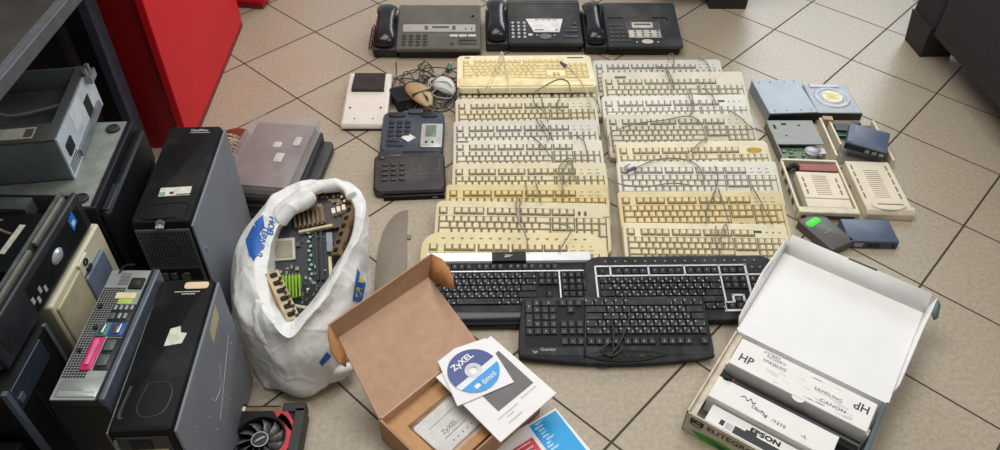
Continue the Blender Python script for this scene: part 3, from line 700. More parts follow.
# oval grey cover
o = [at(*p) for p in ((375, 300), (376, 270), (381, 240), (388, 224), (398, 214), (408, 211), (407, 235), (407, 262), (405, 300))]
c = sum(o, Vector()) / len(o); t = thing('plastic_cover', 'flat grey-brown plastic cover with one curved side, on the floor behind the cardboard box', 'plastic cover', (c.x, c.y, 0), 0)
oo = [(p.x - c.x, p.y - c.y) for p in crom(o[:6], 5) + [Vector(o[6]), Vector(o[7]), Vector(o[8])]]
oo.reverse()
MB().prism(oo, 0, .006, .002).build('panel', mat('taupe plastic', (128, 119, 103), .5, var=.05), t)
q = at(409, 238); MB().box(q.x - c.x - .006, q.x - c.x + .006, q.y - c.y - .008, q.y - c.y + .008, 0, .005).build('clip', mat('taupe plastic', (128, 119, 103), .5), t)
# ------------------------------------------------------------------ desk, red cabinets, sofas
t = thing('desk', 'dark desk with glossy grey top and metal edge over the computers', 'desk', (-1.4, 1.3, 0))
mb = wmb(t); mb.box(-2.2, -.905, .2, 1.90, .735, .75); mb.build('desk_top', mat('stone grey gloss top', (64, 64, 60), .3, spec=.35, var=.35, scale=4), t)
mb = wmb(t); mb.box(-.906, -.893, .2, 1.91, .724, .753); mb.box(-.918, -.905, .2, 1.91, .750, .753); mb.box(-2.2, -.893, 1.90, 1.912, .724, .753); mb.build('metal_edge', mat('grey metal edge', (92, 96, 100), .45, .4), t, bevel=.002)
mb = wmb(t); mb.box(-2.2, -1.085, 1.86, 1.885, 0, .724); mb.build('back_panel', mat('black panel', (20, 21, 24), .6), t)
mb = wmb(t); mb.box(-1.085, -1.06, 1.845, 1.90, 0, .724); mb.build('side_leg', mat('blue grey leg', (66, 70, 84), .4), t)
mb = wmb(t); mb.box(-1.16, -1.145, 1.83, 1.86, 0, .724); mb.build('leg_rail', mat('brown dark rail', (52, 46, 44), .5), t)

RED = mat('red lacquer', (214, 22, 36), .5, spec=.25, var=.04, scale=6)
RED2 = mat('red lacquer shaded', (150, 14, 24), .45, var=.06, scale=6)  # darker copy of the red, shade of the dim faces put into the colour
a0, a1 = at(203, 123), at(243, 26); yw = math.atan2(a1.y - a0.y, a1.x - a0.x)
dr = (a1 - a0).normalized(); front = a0 - dr * .145
t = thing('red_cabinet', 'tall bright red cabinet standing behind the desk and computers', 'cabinet', front, yw - PI / 2)
Ld = (a1 - front).length
MB().box(-.024, 0, 0, Ld, .018, 1.15).build('side_panel', RED, t, bevel=.003)
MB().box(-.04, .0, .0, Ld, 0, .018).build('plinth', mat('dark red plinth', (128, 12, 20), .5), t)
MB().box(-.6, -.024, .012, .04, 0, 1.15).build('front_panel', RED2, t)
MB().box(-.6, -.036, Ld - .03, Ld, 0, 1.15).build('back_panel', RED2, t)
MB().box(-.62, .004, -.004, Ld + .004, 1.15, 1.175).build('top', RED, t)
p = at(252, 12); t = thing('red_cabinet', 'second red cabinet cut off by the top edge of the photo', 'cabinet', (p.x - .02, p.y + .02, 0), R(-6))
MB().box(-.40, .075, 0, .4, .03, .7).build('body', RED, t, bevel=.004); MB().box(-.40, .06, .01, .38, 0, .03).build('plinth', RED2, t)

SOFA = mat('charcoal upholstery', (46, 41, 42), .85, var=.1, scale=160, bump=.3)
b0, b1 = at(932, 33, .11), at(1000, 109, .11)
yw = math.atan2(b0.y - b1.y, b0.x - b1.x)
t = thing('armchair', 'dark charcoal upholstered armchair at the right edge with block foot', 'armchair', (b0.x, b0.y, 0), yw - PI / 2)
M_ = _W[t.name].inverted()
def pr_(pts, z0, z1, ch): return MB().prism(pts, z0, z1, ch)
MB().rbox(0, .75, -.95, .0, .11, .60, .02, .015).build('arm', SOFA, t)
MB().rbox(.0, .75, .002, .17, .12, .62, .02, .015).build('front_rail', SOFA, t)
q0 = M_ @ at(922, 57); MB().box(q0.x - .01, q0.x + .11, q0.y + .0, q0.y + .13, 0, .125, i=-.012).build('foot', mat('dark foot', (40, 36, 36), .6), t)
MB().box(q0.x + .55, q0.x + .66, -.9, -.78, 0, .115).build('foot', mat('dark foot', (40, 36, 36), .6), t)
p0, p1 = at(709, 9), at(746, 10)
t = thing('armchair', 'dark armchair foot cut off by the top edge behind the slate fax', 'armchair', (p0.x, p0.y, 0), R(1))
wd = p1.x - p0.x
MB().box(0, wd, 0, .11, 0, .125, i=-.004).build('foot', mat('dark foot', (40, 36, 36), .6), t)
MB().rbox(-.25, wd + .05, -.0, .7, .125, .55, .02, .015).build('seat_base', SOFA, t)

# ------------------------------------------------------------------ computers
GC = 'old computers grouped at the left'
CASEB = mat('dusty black case', (24, 25, 26), .55, spec=.12, var=.15, scale=6, dust=((92, 88, 80), 7, .25))
PANEL = mat('grey blue side panel', (122, 128, 136), .5, .1, spec=.35, var=.1, scale=5, dust=((140, 138, 130), 5, .3))
# tall tower with honeycomb fan grille
t = thing('computer_tower', 'black tower with grey side panel, honeycomb grille and one white sticker by the red cabinet', 'computer', (-.742, 1.412, 0), R(3), GC)
w2, d2, H = .068, .182, .36
MB().rbox(-w2, w2 - .004, -d2 + .006, d2, 0, H, .012, .012).build('case', CASEB, t)
MB().box(w2 - .004, w2 + .002, -d2 + .004, d2 - .004, .012, H - .012).build('side_panel', PANEL, t, bevel=.002)
MB().lathe([(.005, 0), (.005, .003)], 0, 0, 10, M=TM(w2 + .002, -d2 + .03, .25, 0, 0, PI / 2)).build('side_latch', STEEL, t)
# rear
mb = MB(); mb.box(-w2 + .008, w2 - .010, -d2 + .002, -d2 + .008, .03, H - .022); rp_ = mb.build('rear_panel', mat('grille plate', (104, 106, 104), .5, .2), t)
mb = MB()
for j in range(15):
    for i in range(16):
        x = -.054 + i * .0073 + (j % 2) * .0043; z = .225 + j * .0074
        if x < .053: mb.add([(x + .0030 * math.cos(R(60 * k)), -d2 + .0017, z + .0030 * math.sin(R(60 * k))) for k in range(6)], [tuple(range(6))])
g = mb.build('fan_grille', DARK, rp_, fix=False)
mb = MB(); mb.ring(0, 0, 0, .034, .037, 30, M=TM(-.005, -d2 + .0016, .285, 0, PI / 2)); mb.build('fan_ring', mat('fan ring', (96, 98, 96), .4, .4), rp_)
mb = MB(); mb.box(-.054, .054, -d2 - .002, -d2 + .002, .10, .215, i=.002); mb.build('port_block', DARK, rp_)
mb = MB()
for x in (-.05, -.03, -.01, .02): mb.rbox(-.007, .007, -.010, .010, 0, .004, .002, .001, M=TM(x, -d2 - .002, .195, 0, PI / 2))
mb.build('port', mat('steel port', (120, 124, 122), .35, .7), rp_)
mb = MB(); mb.rbox(-.024, -.006, -.01, .008, 0, .003, .002, .001, M=TM(.03, -d2 - .002, .19, 0, PI / 2)); mb.build('green_port', mat('green port', (60, 120, 80), .4), rp_)
mb = MB(); mb.ring(.0, 0, 0, .004, .009, 16, h=.003, M=TM(.0, -d2 + .005, H - .004, 0, R(60))); mb.box(-.009, .009, -.02, -.004, 0, .003, M=TM(0, -d2 + .014, H - .004, 0, R(20))); mb.build('lock_loop', STEEL, t)
MB().box(-.030, .040, -.090, -.060, H, H + .0008, M=TM(0, 0, 0, R(3))).box(-.03, -.016, -.088, -.076, H + .0008, H + .0012, 1, M=TM(0, 0, 0, R(3))).box(-.006, .002, -.084, -.076, H + .0008, H + .0012, 2, M=TM(0, 0, 0, R(3))).box(.01, .044, -.088, -.085, H + .0008, H + .0012, 2, M=TM(0, 0, 0, R(3))).build('sticker', [STICK, mat('teal print', (120, 150, 150), .5), INK], t)
mb = MB(); mb.text('OptiPlex', .012, TM(-.01, .155, H + .0005), bold=.0003); mb.box(-.01, .04, .148, .150, H, H + .0006); mb.build('model_mark', mat('dim white print', (170, 172, 172), .5), t)
mb = MB(); mb.tube([(-.045, -.125, H), (-.048, -.155, H), (-.03, -.166, H), (.03, -.162, H)], .002, 6); mb.tube([(-.04, -.12, H), (.045, -.115, H), (.05, -.155, H)], .0016, 6); mb.build('recess_rib', CASEB, t)

# slim tower in front
t = thing('computer_tower', 'slim black tower with grey side panel and pale torn stickers, beside the graphics card', 'computer', (-.611, .893, 0), R(2.8), GC)
w2, d2, H = .0575, .178, .36
MB().rbox(-w2, w2 - .004, -d2, d2, 0, H, .010, .010).build('case', CASEB, t)
MB().box(w2 - .004, w2 + .002, -d2 + .004, d2 - .004, .010, H - .010).build('side_panel', PANEL, t, bevel=.002)
MB().box(-w2 - .0025, -w2 + .001, -d2 + .002, d2 - .01, .02, H - .008).build('trim_rail', mat('pale rail', (110, 112, 108), .4, .3), t, bevel=.001)
mb = MB(); mb.add([(-.006, .004, H + .0006), (.026, .010, H + .0006), (.030, .034, H + .0006), (.018, .036, H + .0006), (.014, .052, H + .0006), (-.004, .046, H + .0006)], [(0, 1, 2, 3, 4, 5)]); mb.build('torn_sticker', STICK, t)
MB().prism(rrect(-.004, .044, .148, .166, .006), H, H + .001, .0003).build('beige_sticker', mat('beige sticker', (222, 196, 160), .5), t)
mb = MB()
for k, (a, b_) in enumerate(((-.02, .03), (-.005, .022))): mb.box(a, b_, .139 - k * .006, .1415 - k * .006, H, H + .0006)
mb.build('print_lines', mat('dim white print', (170, 172, 172), .5), t)
mb = MB(); mb.add([(w2 + .0026, .055, .296), (w2 + .0026, .118, .305), (w2 + .0026, .122, .345), (w2 + .0026, .060, .336)], [(0, 1, 2, 3)]); mb.build('yellowed_sticker', mat('yellow sticker', (176, 168, 132), .5), t)
mb = MB()
rnd = random.Random(3)
for k in range(6):
    y, z = rnd.uniform(-.12, .13), rnd.uniform(.12, .3); mb.lathe([(.0022, 0), (.0022, .001)], 0, 0, 8, M=TM(w2 + .002, y, z, 0, 0, PI / 2))
for P in ([(-.03, .16), (.06, .2), (.13, .23)], [(.02, .12), (.03, .2), (.05, .235)], [(-.02, .21), (.02, .2), (.03, .22)]): mb.tube([(w2 + .0022, y, z) for y, z in P], .0008, 4)
mb.build('scratch', mat('pale scratch', (170, 174, 178), .5), t)
mb = MB(); mb.tube([(-.040, -.085, H), (-.044, -.145, H), (-.036, -.152, H)], .003, 6); mb.tube([(-.012, -.08, H), (.02, -.078, H), (.036, -.10, H), (.03, -.14, H), (.0, -.15, H), (-.018, -.13, H), (-.012, -.08, H)], .0012, 5); mb.build('recess_rib', mat('worn grey rib', (50, 51, 51), .5), t)
mb = MB(); mb.box(-w2 + .012, w2 - .014, -d2 - .003, -d2 + .004, .02, H - .016); rp_ = mb.build('rear_panel', mat('dark rear plate', (58, 60, 60), .45, .4), t)
mb = MB(); mb.box(-.024, .012, -d2 - .005, -d2, .31, .335); mb.build('power_socket', DARK, rp_)
mb = MB(); mb.box(-.022, .036, -d2 - .0045, -d2 - .002, .285, .306); mb.build('beige_sticker', mat('beige sticker', (200, 178, 130), .5), rp_)
mb = MB(); mb.tube([(-.046, -d2 - .004, .34), (-.042, -d2 - .012, .318), (-.02, -d2 - .012, .312)], .003, 6); mb.build('handle', mat('pale rail', (110, 112, 108), .4, .3), rp_)

# small form factor computer standing on its front, rear panel up
t = thing('desktop_computer', 'slim desktop standing upright with silver perforated rear panel and pink port facing up', 'computer', (-.7235, .919, 0), R(.3), GC)
w2, d2, H = .0485, .156, .38
MB().rbox(-w2, w2, -d2, d2, 0, H - .004, .006, .003).build('case', mat('near black case', (20, 20, 22), .4, var=.2, dust=((95, 92, 86), 8, .2)), t)
mb = MB(); mb.box(w2 - .011, w2 + .001, -d2, d2, .05, H + .002); mb.build('side_rim', mat('slate rim', (96, 104, 116), .35, .4), t, bevel=.003)
mb = MB(); mb.box(w2 - .014, w2 - .0105, -d2, d2, H - .01, H + .003); mb.build('black_seam', BLACK, t)
z = H - .004
x0, x1 = -w2 + .002, w2 - .014
def U(u, v): return (x0 + (x1 - x0) * u, d2 - .002 - v * (2 * d2 - .004))
mb = MB(); mb.box(x0, x1, -d2 + .002, d2 - .002, z, z + .003); rp_ = mb.build('rear_panel', mat('bright zinc plate', (172, 176, 172), .38, .55, var=.12, scale=20), t)
z2 = z + .0034
mb = MB()
for j in range(38):
    for i in range(8):
        u, v = .05 + i * .066, .16 + j * .0185
        if u > .40 and .55 < v < .80: continue
        x, y = U(u, v); mb.add([(x - .0021, y - .0021, z2), (x + .0021, y - .0021, z2), (x + .0021, y + .0021, z2), (x - .0021, y + .0021, z2)], [(0, 1, 2, 3)])
for j in range(2):
    for i in range(12):
        x, y = U(.14 + i * .062, .885 + j * .022); mb.box(x - .0021, x + .0021, y - .002, y + .002, z2 - .0006, z2)
for j in range(9):
    for i in range(9):
        x, y = U(.30 + i * .028, .03 + j * .012); mb.disk(x, y, z2, .0010, 6)
mb.build('vent_holes', DARK, rp_, fix=False)
def pb(name, u0, u1, v0, v1, h, m, r=.002, par=None):
    a, b_ = U(u0, v1), U(u1, v0); return MB().rbox(a[0], b_[0], a[1], b_[1], z + .003, z + .003 + h, r, min(.001, h / 3)).build(name, m, par or rp_)
s = pb('power_socket', .60, .93, .075, .165, .004, DARK); pb('socket_pins', .68, .86, .10, .14, .0046, mat('socket core', (52, 50, 50), .4), par=s)
pb('yellow_label', .38, .86, .195, .245, .0008, mat('cream label', (226, 214, 170), .5)); pb('green_label', .50, .84, .25, .29, .0008, mat('lime label', (170, 196, 92), .5))
pb('port_plate', .44, .99, .295, .44, .001, mat('port black', (36, 36, 38), .4))
for k in range(4): pb('usb_port', .48 + k * .13, .56 + k * .13, .305, .345, .004, STEEL)
pb('network_port', .46, .60, .37, .42, .004, STEELD); pb('usb_port', .66, .74, .37, .415, .004, STEEL); pb('usb_port', .79, .87, .37, .415, .004, STEEL)
g = pb('serial_port', .34, .60, .445, .55, .003, mat('teal port', (64, 124, 116), .4)); pb('connector', .40, .52, .46, .535, .007, CHROME, .003, g)
g = pb('monitor_port', .62, .97, .445, .55, .003, mat('blue port', (44, 84, 150), .4)); pb('connector', .69, .88, .46, .535, .007, CHROME, .003, g)
g = pb('printer_port', .34, .60, .56, .80, .003, mat('magenta port', (206, 40, 108), .4)); pb('connector', .42, .52, .58, .77, .007, mat('pink port shell', (220, 110, 150), .35), .003, g)
pb('port_plate', .63, .99, .56, .80, .001, mat('port black', (36, 36, 38), .4))
for k in range(2): pb('serial_slot', .68, .90, .58 + k * .11, .66 + k * .11, .004, STEELD)
pb('slot_cover', .06, .97, .855, .985, .0012, mat('bright zinc plate', (172, 176, 172), .38, .55)); pb('slot_cover', .12, .92, .945, .982, .002, mat('pale zinc', (176, 182, 180), .4, .4))
for k in range(3):
    pb('bracket', .10 + .12 * (k % 2), .20 + .12 * (k % 2), .30 + k * .17, .33 + k * .17, .004, DARK)
mb = MB(); mb.tube([(-.03, d2 - .01, H), (-.02, d2 + .002, H + .008), (0, d2 + .004, H + .01)], .002, 6); mb.build('lock_loop', BLACK, t)
mb = MB(); mb.box(-w2 - .001, w2, -d2 - .002, -d2 + .004, .1, H - .02, i=.001); mb.build('lower_shell', mat('near black shell', (16, 16, 17), .5, var=.3), t)

# open desktop with bezel facing right
GY = mat('grey interior', (96, 104, 100), .55, .3, var=.25, scale=30)
t = thing('desktop_computer', 'opened black desktop with round silver button on its front, lying on other cases', 'computer', (-.852, 1.0, .395), R(-.5), GC)
MB().box(-.012, .0, -.185, .19, .0, .092).build('front_bezel', mat('dark ribbed bezel', (34, 37, 43), .42, var=.12, dust=((96, 98, 98), 10, .2)), t, bevel=.004)
bz = bpy.context.scene.objects[-1]
mb = MB()
for k in range(70): mb.box(0, .0009, -.06 + k * .0033, -.0585 + k * .0033, .010, .074)
mb.build('bezel_ribs', mat('rib black', (20, 22, 26), .5), bz)
MB().lathe([(.016, 0), (.016, .002), (.011, .006), (0.001, .007)], 0, 0, 24, M=TM(.0, .052, .046, 0, 0, PI / 2) @ Matrix.Diagonal((.85, 1.25, 1, 1))).build('round_button', mat('silver button', (178, 184, 190), .3, .4), bz)
mb = MB(); mb.add([(.0015, .128, .040), (.0015, .150, .048), (.0015, .146, .078), (.0015, .124, .070)], [(0, 1, 2, 3)]); mb.add([(.0018, .132, .048), (.0018, .144, .052), (.0018, .141, .062), (.0018, .130, .060)], [(0, 1, 2, 3)], 1); mb.build('blue_badge', [mat('blue badge', (40, 120, 210), .3), mat('white print', (214, 226, 236), .4)], bz)
mb = MB()
for k in range(4): mb.box(.0, .0015, -.02 - k * .014, -.012 - k * .014, .02 + .012 * (k % 2), .034 + .012 * (k % 2))
mb.build('front_icons', mat('dim white print', (170, 172, 172), .5), bz)
MB().box(.0, .001, -.165, -.15, .02, .06).build('front_slot', DARK, bz)
mb = MB(); mb.box(-.42, -.012, -.185, .19, 0, .004); mb.box(-.42, -.012, .186, .19, 0, .085); mb.box(-.42, -.012, -.185, -.181, 0, .085); mb.box(-.034, -.026, -.17, .185, .07, .095); mb.build('chassis', GY, t)
mb = MB(); mb.box(-.024, -.017, -.16, .02, .084, .094); mb.box(-.024, -.017, .04, .17, .084, .094); mb.build('bezel_clip', mat('pale steel bar', (150, 152, 140), .45, .4), t)
MB().box(-.135, -.04, -.02, .14, .03, .078).build('drive_bay', mat('black drive cage', (22, 24, 26), .35), t, bevel=.002)
MB().box(-.088, -.076, .02, .10, .078, .0788, M=TM(0, 0, 0, R(-3))).build('white_label', STICK, bpy.context.scene.objects['drive_bay'])
MB().box(-.40, -.15, -.16, .12, .004, .009).build('circuit_board', mat('dusty green board', (70, 84, 66), .6, var=.4, scale=60), t)
mb = MB(); rnd = random.Random(11)
for k in range(26):
    x, y = rnd.uniform(-.39, -.17), rnd.uniform(-.15, .11); mb.box(x, x + rnd.uniform(.008, .03), y, y + rnd.uniform(.006, .03), .009, rnd.uniform(.014, .03))
mb.build('board_chips', mat('dusty chips', (84, 82, 72), .6, var=.4, scale=40), t)
mb = MB(); mb.box(-.33, -.09, .145, .180, .05, .083); mb.build('vented_bracket', GY, t)
mb = MB()
for k in range(12): mb.box(-.31 + k * .009, -.306 + k * .009, .150, .175, .083, .0836)
mb.build('vent_holes', DARK, t)
mb = MB()
for k in range(3): mb.tube([(-.17 + k * .025, .14, .05), (-.175 + k * .025, .10, .095), (-.15 + k * .025, .07, .10), (-.135 + k * .025, .09, .06)], .003, 6)
mb.build('cable_loop', mat('tan cable', (128, 110, 92), .5), t)
MB().box(-.12, -.04, -.17, -.05, .01, .06).build('card_cage', STEELD, t)

# cream tower under it
CRM = mat('cream tower', (206, 200, 174), .45, var=.06, scale=10)
t = thing('computer_tower', 'cream tower with blue-grey front panel and key lock, under the opened desktop', 'computer', (-.845, 1.09, 0), 0, GC)
MB().box(-.42, 0, -.125, .112, 0, .388).build('case', CRM, t, bevel=.005)
MB().box(0, .006, -.118, -.012, .02, .375, i=.0).build('front_door', mat('cream door', (190, 180, 148), .5), t, bevel=.003)
MB().box(.0, .010, -.012, .078, .02, .345).build('front_panel', mat('blue grey front', (104, 116, 134), .45), t, bevel=.004)
mb = MB(); mb.box(.0, .005, -.010, .030, .35, .382); lk = mb.build('lock_plate', mat('white lock plate', (216, 214, 200), .4), t)
mb = MB(); mb.ring(0, 0, 0, .005, .008, 16, h=.003, M=TM(.005, .012, .372, 0, 0, PI / 2)); mb.box(.005, .010, .004, .022, .350, .358); mb.build('key_lock', INK, lk)
# black case standing below
t = thing('computer_tower', 'black case with blue-grey edge strips at the lower left corner, under the opened desktop', 'computer', (-.842, .853, 0), 0, GC)
MB().box(-.42, 0, -.085, .07, 0, .385).build('case', mat('near black shell', (16, 16, 17), .5), t)
mb = MB(); mb.box(-.006, .004, -.090, -.080, 0, .392); mb.box(-.004, .003, .066, .074, 0, .388); mb.build('edge_strip', mat('blue grey strip', (98, 108, 122), .4, .3), t)
MB().box(.0, .004, -.078, .040, .33, .385).build('front_flap', mat('dark blue flap', (44, 52, 66), .35), t, bevel=.002)
MB().box(.004, .007, -.074, -.058, .345, .36).build('latch', mat('blue grey strip', (98, 108, 122), .4, .3), bpy.context.scene.objects['front_flap'])
MB().box(0, .001, -.03, -.028, .05, .32).build('seam', mat('seam grey', (60, 56, 52), .5), t)
t = thing('computer_case', 'plain black case partly cut off at the lower left corner of the photo', 'computer', (-.86, .68, 0), 0, GC)
MB().box(-.42, 0, -.17, .075, 0, .26).build('case', mat('near black shell', (16, 16, 17), .5), t, bevel=.004)
MB().box(-.004, .003, -.03, -.022, 0, .264).build('edge_strip', mat('blue grey strip', (98, 108, 122), .4, .3), t)

# black case with rubber feet up, and the empty chassis on it
t = thing('computer_case', 'black case with light grey strip and two rubber feet, carrying the empty chassis', 'computer', (-.908, 1.40, 0), R(5), GC)
MB().box(-.42, .032, -.165, .155, 0, .397).build('case', mat('black case side', (22, 24, 27), .5, spec=.25, var=.2), t, bevel=.004)
MB().box(-.42, .019, -.160, .150, .396, .400).build('grey_strip', mat('pale grey metal', (150, 156, 148), .5, .25, dust=((110, 106, 96), 14, .3)), t)
for y in (-.137, .118):
    f = MB().lathe([(.016, .400), (.016, .405), (.012, .408), (.011, .405), (.004, .405)], -.004, y, 20).build('rubber_foot', mat('rubber', (46, 46, 44), .7), t)
MB().box(.030, .054, -.16, .15, .0, .375).build('front_bezel', mat('ribbed black bezel', (22, 24, 29), .42, spec=.3), t, bevel=.008)
mb = MB()
for k in range(26): mb.box(.054, .0552, -.15 + k * .011, -.146 + k * .011, .05, .30)
mb.build('bezel_ribs', mat('rib black', (20, 22, 26), .5), t)
MB().box(.034, .050, -.15, -.06, .375, .379).build('bezel_ridge', mat('ridge black', (40, 44, 52), .3), t, bevel=.002)
t = thing('empty_chassis', 'opened empty steel desktop chassis with power socket on its rear plate, under the desk', 'computer', (-.966, 1.475, .401), R(9), GC)
mb = MB(); mb.box(-.40, 0, -.148, .148, 0, .004); mb.box(-.40, -.0, .145, .148, 0, .11); mb.box(-.40, 0, -.148, -.145, 0, .11); mb.build('tray', mat('chassis steel', (120, 130, 134), .5, .3, var=.15, scale=12), t)
mb = MB(); mb.box(-.40, -.004, -.148, -.082, .106, .111); mb.box(-.022, -.001, -.148, .148, .106, .112); mb.box(-.40, -.02, -.082, .13, .058, .062); mb.build('cross_plate', mat('dim zinc', (112, 116, 112), .45, .4, var=.12, scale=15, dust=((92, 84, 72), 9, .3)), t)
mb = MB(); mb.box(-.19, -.05, -.135, -.095, .111, .1118); mb.box(-.07, -.052, -.13, -.10, .1118, .1122, 1); mb.build('label', [STICK, mat('brown label', (110, 92, 80), .6)], t)
mb = MB(); mb.box(.0, .004, -.148, .148, 0, .11); rp_ = mb.build('rear_plate', mat('blue zinc plate', (206, 218, 228), .4, .25, var=.1, scale=14), t)
mb = MB(); mb.rbox(-.016, .016, -.02, .02, 0, .003, .003, .001, M=TM(.004, -.105, .062, 0, 0, PI / 2)); mb.build('power_socket', DARK, rp_)
mb = MB()
for i in range(6):
    for j in range(5): mb.box(.004, .0046, -.140 + i * .010, -.134 + i * .010, .010 + j * .0058, .0135 + j * .0058)
mb.build('vent_holes', DARK, rp_)
MB().box(.004, .0048, -.045, .035, .055, .105).build('white_label', mat('pale label', (214, 222, 226), .5), rp_)
MB().box(.004, .0048, .045, .085, .03, .075).build('port_opening', DARK, rp_)
MB().box(.004, .012, -.08, .12, .012, .03).build('slot_rail', mat('zinc rail', (130, 138, 142), .4, .5), rp_)
MB().box(.0, .02, .10, .142, .09, .11).box(.004, .012, .105, .115, .11, .125).box(.004, .012, .128, .138, .11, .125).build('bracket', STEEL, rp_)
mb = MB(); mb.tube([(-.26, .06, .08), (-.20, .035, .085), (-.15, .01, .075), (-.08, .02, .08), (-.03, .03, .085)], .004, 6); mb.box(-.20, -.18, .018, .036, .07, .092); mb.build('ribbon_cable', mat('grey lead', (150, 152, 150), .5), t)
# ------------------------------------------------------------------ stack of trays, shoe, graphics card
GT = 'stack of dark cases under the clear cover'
TR = mat('dark slate case', (62, 64, 66), .4, var=.1, dust=((110, 106, 98), 10, .2))
def slab(label, x0, x1, y0, y1, z0, z1, rz, m, ridge=True):
    t = thing('flat_case', label, 'case', ((x0 + x1) / 2, (y0 + y1) / 2, z0), R(rz), GT)
    hx, hy, h = (x1 - x0) / 2, (y1 - y0) / 2, z1 - z0
    MB().rbox(-hx, hx, -hy, hy, 0, h, .012, .005).build('shell', m, t)
    MB().box(-hx + .01, hx - .01, -hy - .002, -hy + .003, h * .35, h * .55).build('front_lip', mat('grey lip', (92, 94, 92), .4), t)
    if ridge: MB().box(hx - .012, hx + .002, -hy + .02, hy - .02, h * .4, h * .6).build('side_groove', BLACK, t)
    return t
slab('slate case at the bottom of the stack under the clear cover', -.728, -.522, 1.625, 1.965, 0, .036, -6, TR)
slab('dark case in the middle of the stack under the clear cover', -.738, -.546, 1.630, 1.965, .037, .072, -5, mat('black slate case', (48, 50, 52), .38, var=.1))
t = thing('clear_plastic_cover', 'dusty clear plastic cover lying on top of the dark cases, behind the white bag', 'plastic cover', (-.655, 1.795, .073), R(-5.5))
CL = mat('dusty clear plastic', (188, 182, 180), .22, var=.1, scale=8, alpha=.34, dust=((206, 200, 196), 6, .3))
mb = MB(); hx, hy = .096, .168
mb.rbox(-hx - .008, hx + .008, -hy, hy, .022, .058, .016, .008); mb.build('lid', CL, t)
mb = MB(); mb.prism(rrect(-hx - .012, hx + .012, -hy - .004, hy + .004, .018), .016, .022, .002); mb.build('rim', CL, t)
MB().rbox(-hx + .004, hx - .004, -hy + .03, hy - .01, .0, .03, .008, .003).build('inner_tray', mat('mauve grey tray', (122, 108, 106), .4, var=.2, scale=14), t)
mb = MB(); mb.box(-hx, hx, -hy - .002, -hy + .02, 0, .026); fb = mb.build('front_bar', mat('dark bar', (54, 54, 54), .45), t)
mb = MB()
for k in range(22): mb.box(-hx + .012 + k * .0095, -hx + .018 + k * .0095, -hy - .004, -hy + .001, .006, .022)
mb.build('ridge', mat('grey ridge', (84, 84, 80), .5), fb)
mb = MB(); mb.rbox(.028, .052, -.06, -.02, .0585, .0592, .004, .0002); mb.rbox(.062, .082, .02, .06, .0585, .0592, .004, .0002); mb.rbox(.006, .03, .005, .03, .0585, .0592, .004, .0002); mb.build('glare_patch', mat('pale glare', (206, 196, 192), .5), t)  # glare on the clear lid, put on as pale patches

LTH = mat('brown leather', (112, 48, 28), .4, spec=.35, var=.2, scale=25, bump=.2)
t = thing('shoe', 'brown leather shoe with pale laces between the black tower and clear cover', 'shoe', (-.815, 1.875, 0), R(4))
rings = []
for y, wv, zt_ in ((-.14, .028, .06), (-.12, .036, .085), (-.07, .038, .088), (-.02, .037, .085), (.02, .040, .078), (.06, .044, .065), (.09, .046, .056), (.12, .040, .048), (.14, .026, .038), (.148, .010, .026)):
    rings.append([(wv * math.cos(2 * PI * k / 16), y, .018 + (zt_ - .018) * max(0, (.5 + .5 * math.sin(2 * PI * k / 16))) ** .7) for k in range(16)])
MB().loft(rings, caps=True).build('upper', LTH, t)
o = [(.030, -.14), (.040, -.10), (.036, -.02), (.048, .07), (.046, .12), (.02, .155), (-.02, .155), (-.046, .12), (-.048, .07), (-.036, -.02), (-.040, -.10), (-.030, -.14)]
MB().prism([(p.x, p.y) for p in crom([(x, y, 0) for x, y in o], 4, True)], 0, .020, .003).build('sole', mat('dark sole', (58, 36, 26), .6), t)
MB().prism([(.024 * math.cos(2 * PI * k / 20), -.095 + .038 * math.sin(2 * PI * k / 20)) for k in range(20)], .084, .0905, .001).build('opening', mat('shoe lining', (60, 40, 34), .8), t)
MB().prism(rrect(-.018, .018, -.055, .045, .012), .082, .091, .003, M=TM(0, 0, .0, 0, R(-7))).build('tongue', LTH, t)
mb = MB()
for k in range(4):
    y = -.035 + k * .022; h = .092 - k * .0035
    mb.tube([(-.030, y, h - .012), (-.012, y + .004, h + .004), (.012, y + .010, h + .004), (.030, y + .014, h - .012)], .0026, 6); mb.tube([(.030, y, h - .012), (.012, y + .004, h + .0055), (-.012, y + .010, h + .0055), (-.030, y + .014, h - .012)], .0026, 6)
mb.tube([(0, -.02, .098), (.03, -.01, .10), (.06, .03, .05), (.085, .05, .02)], .0024, 6); mb.tube([(0, -.02, .098), (.025, -.05, .09), (.05, -.06, .05), (.055, -.09, .01)], .0024, 6)
mb.build('laces', mat('pale laces', (200, 184, 160), .7), t)

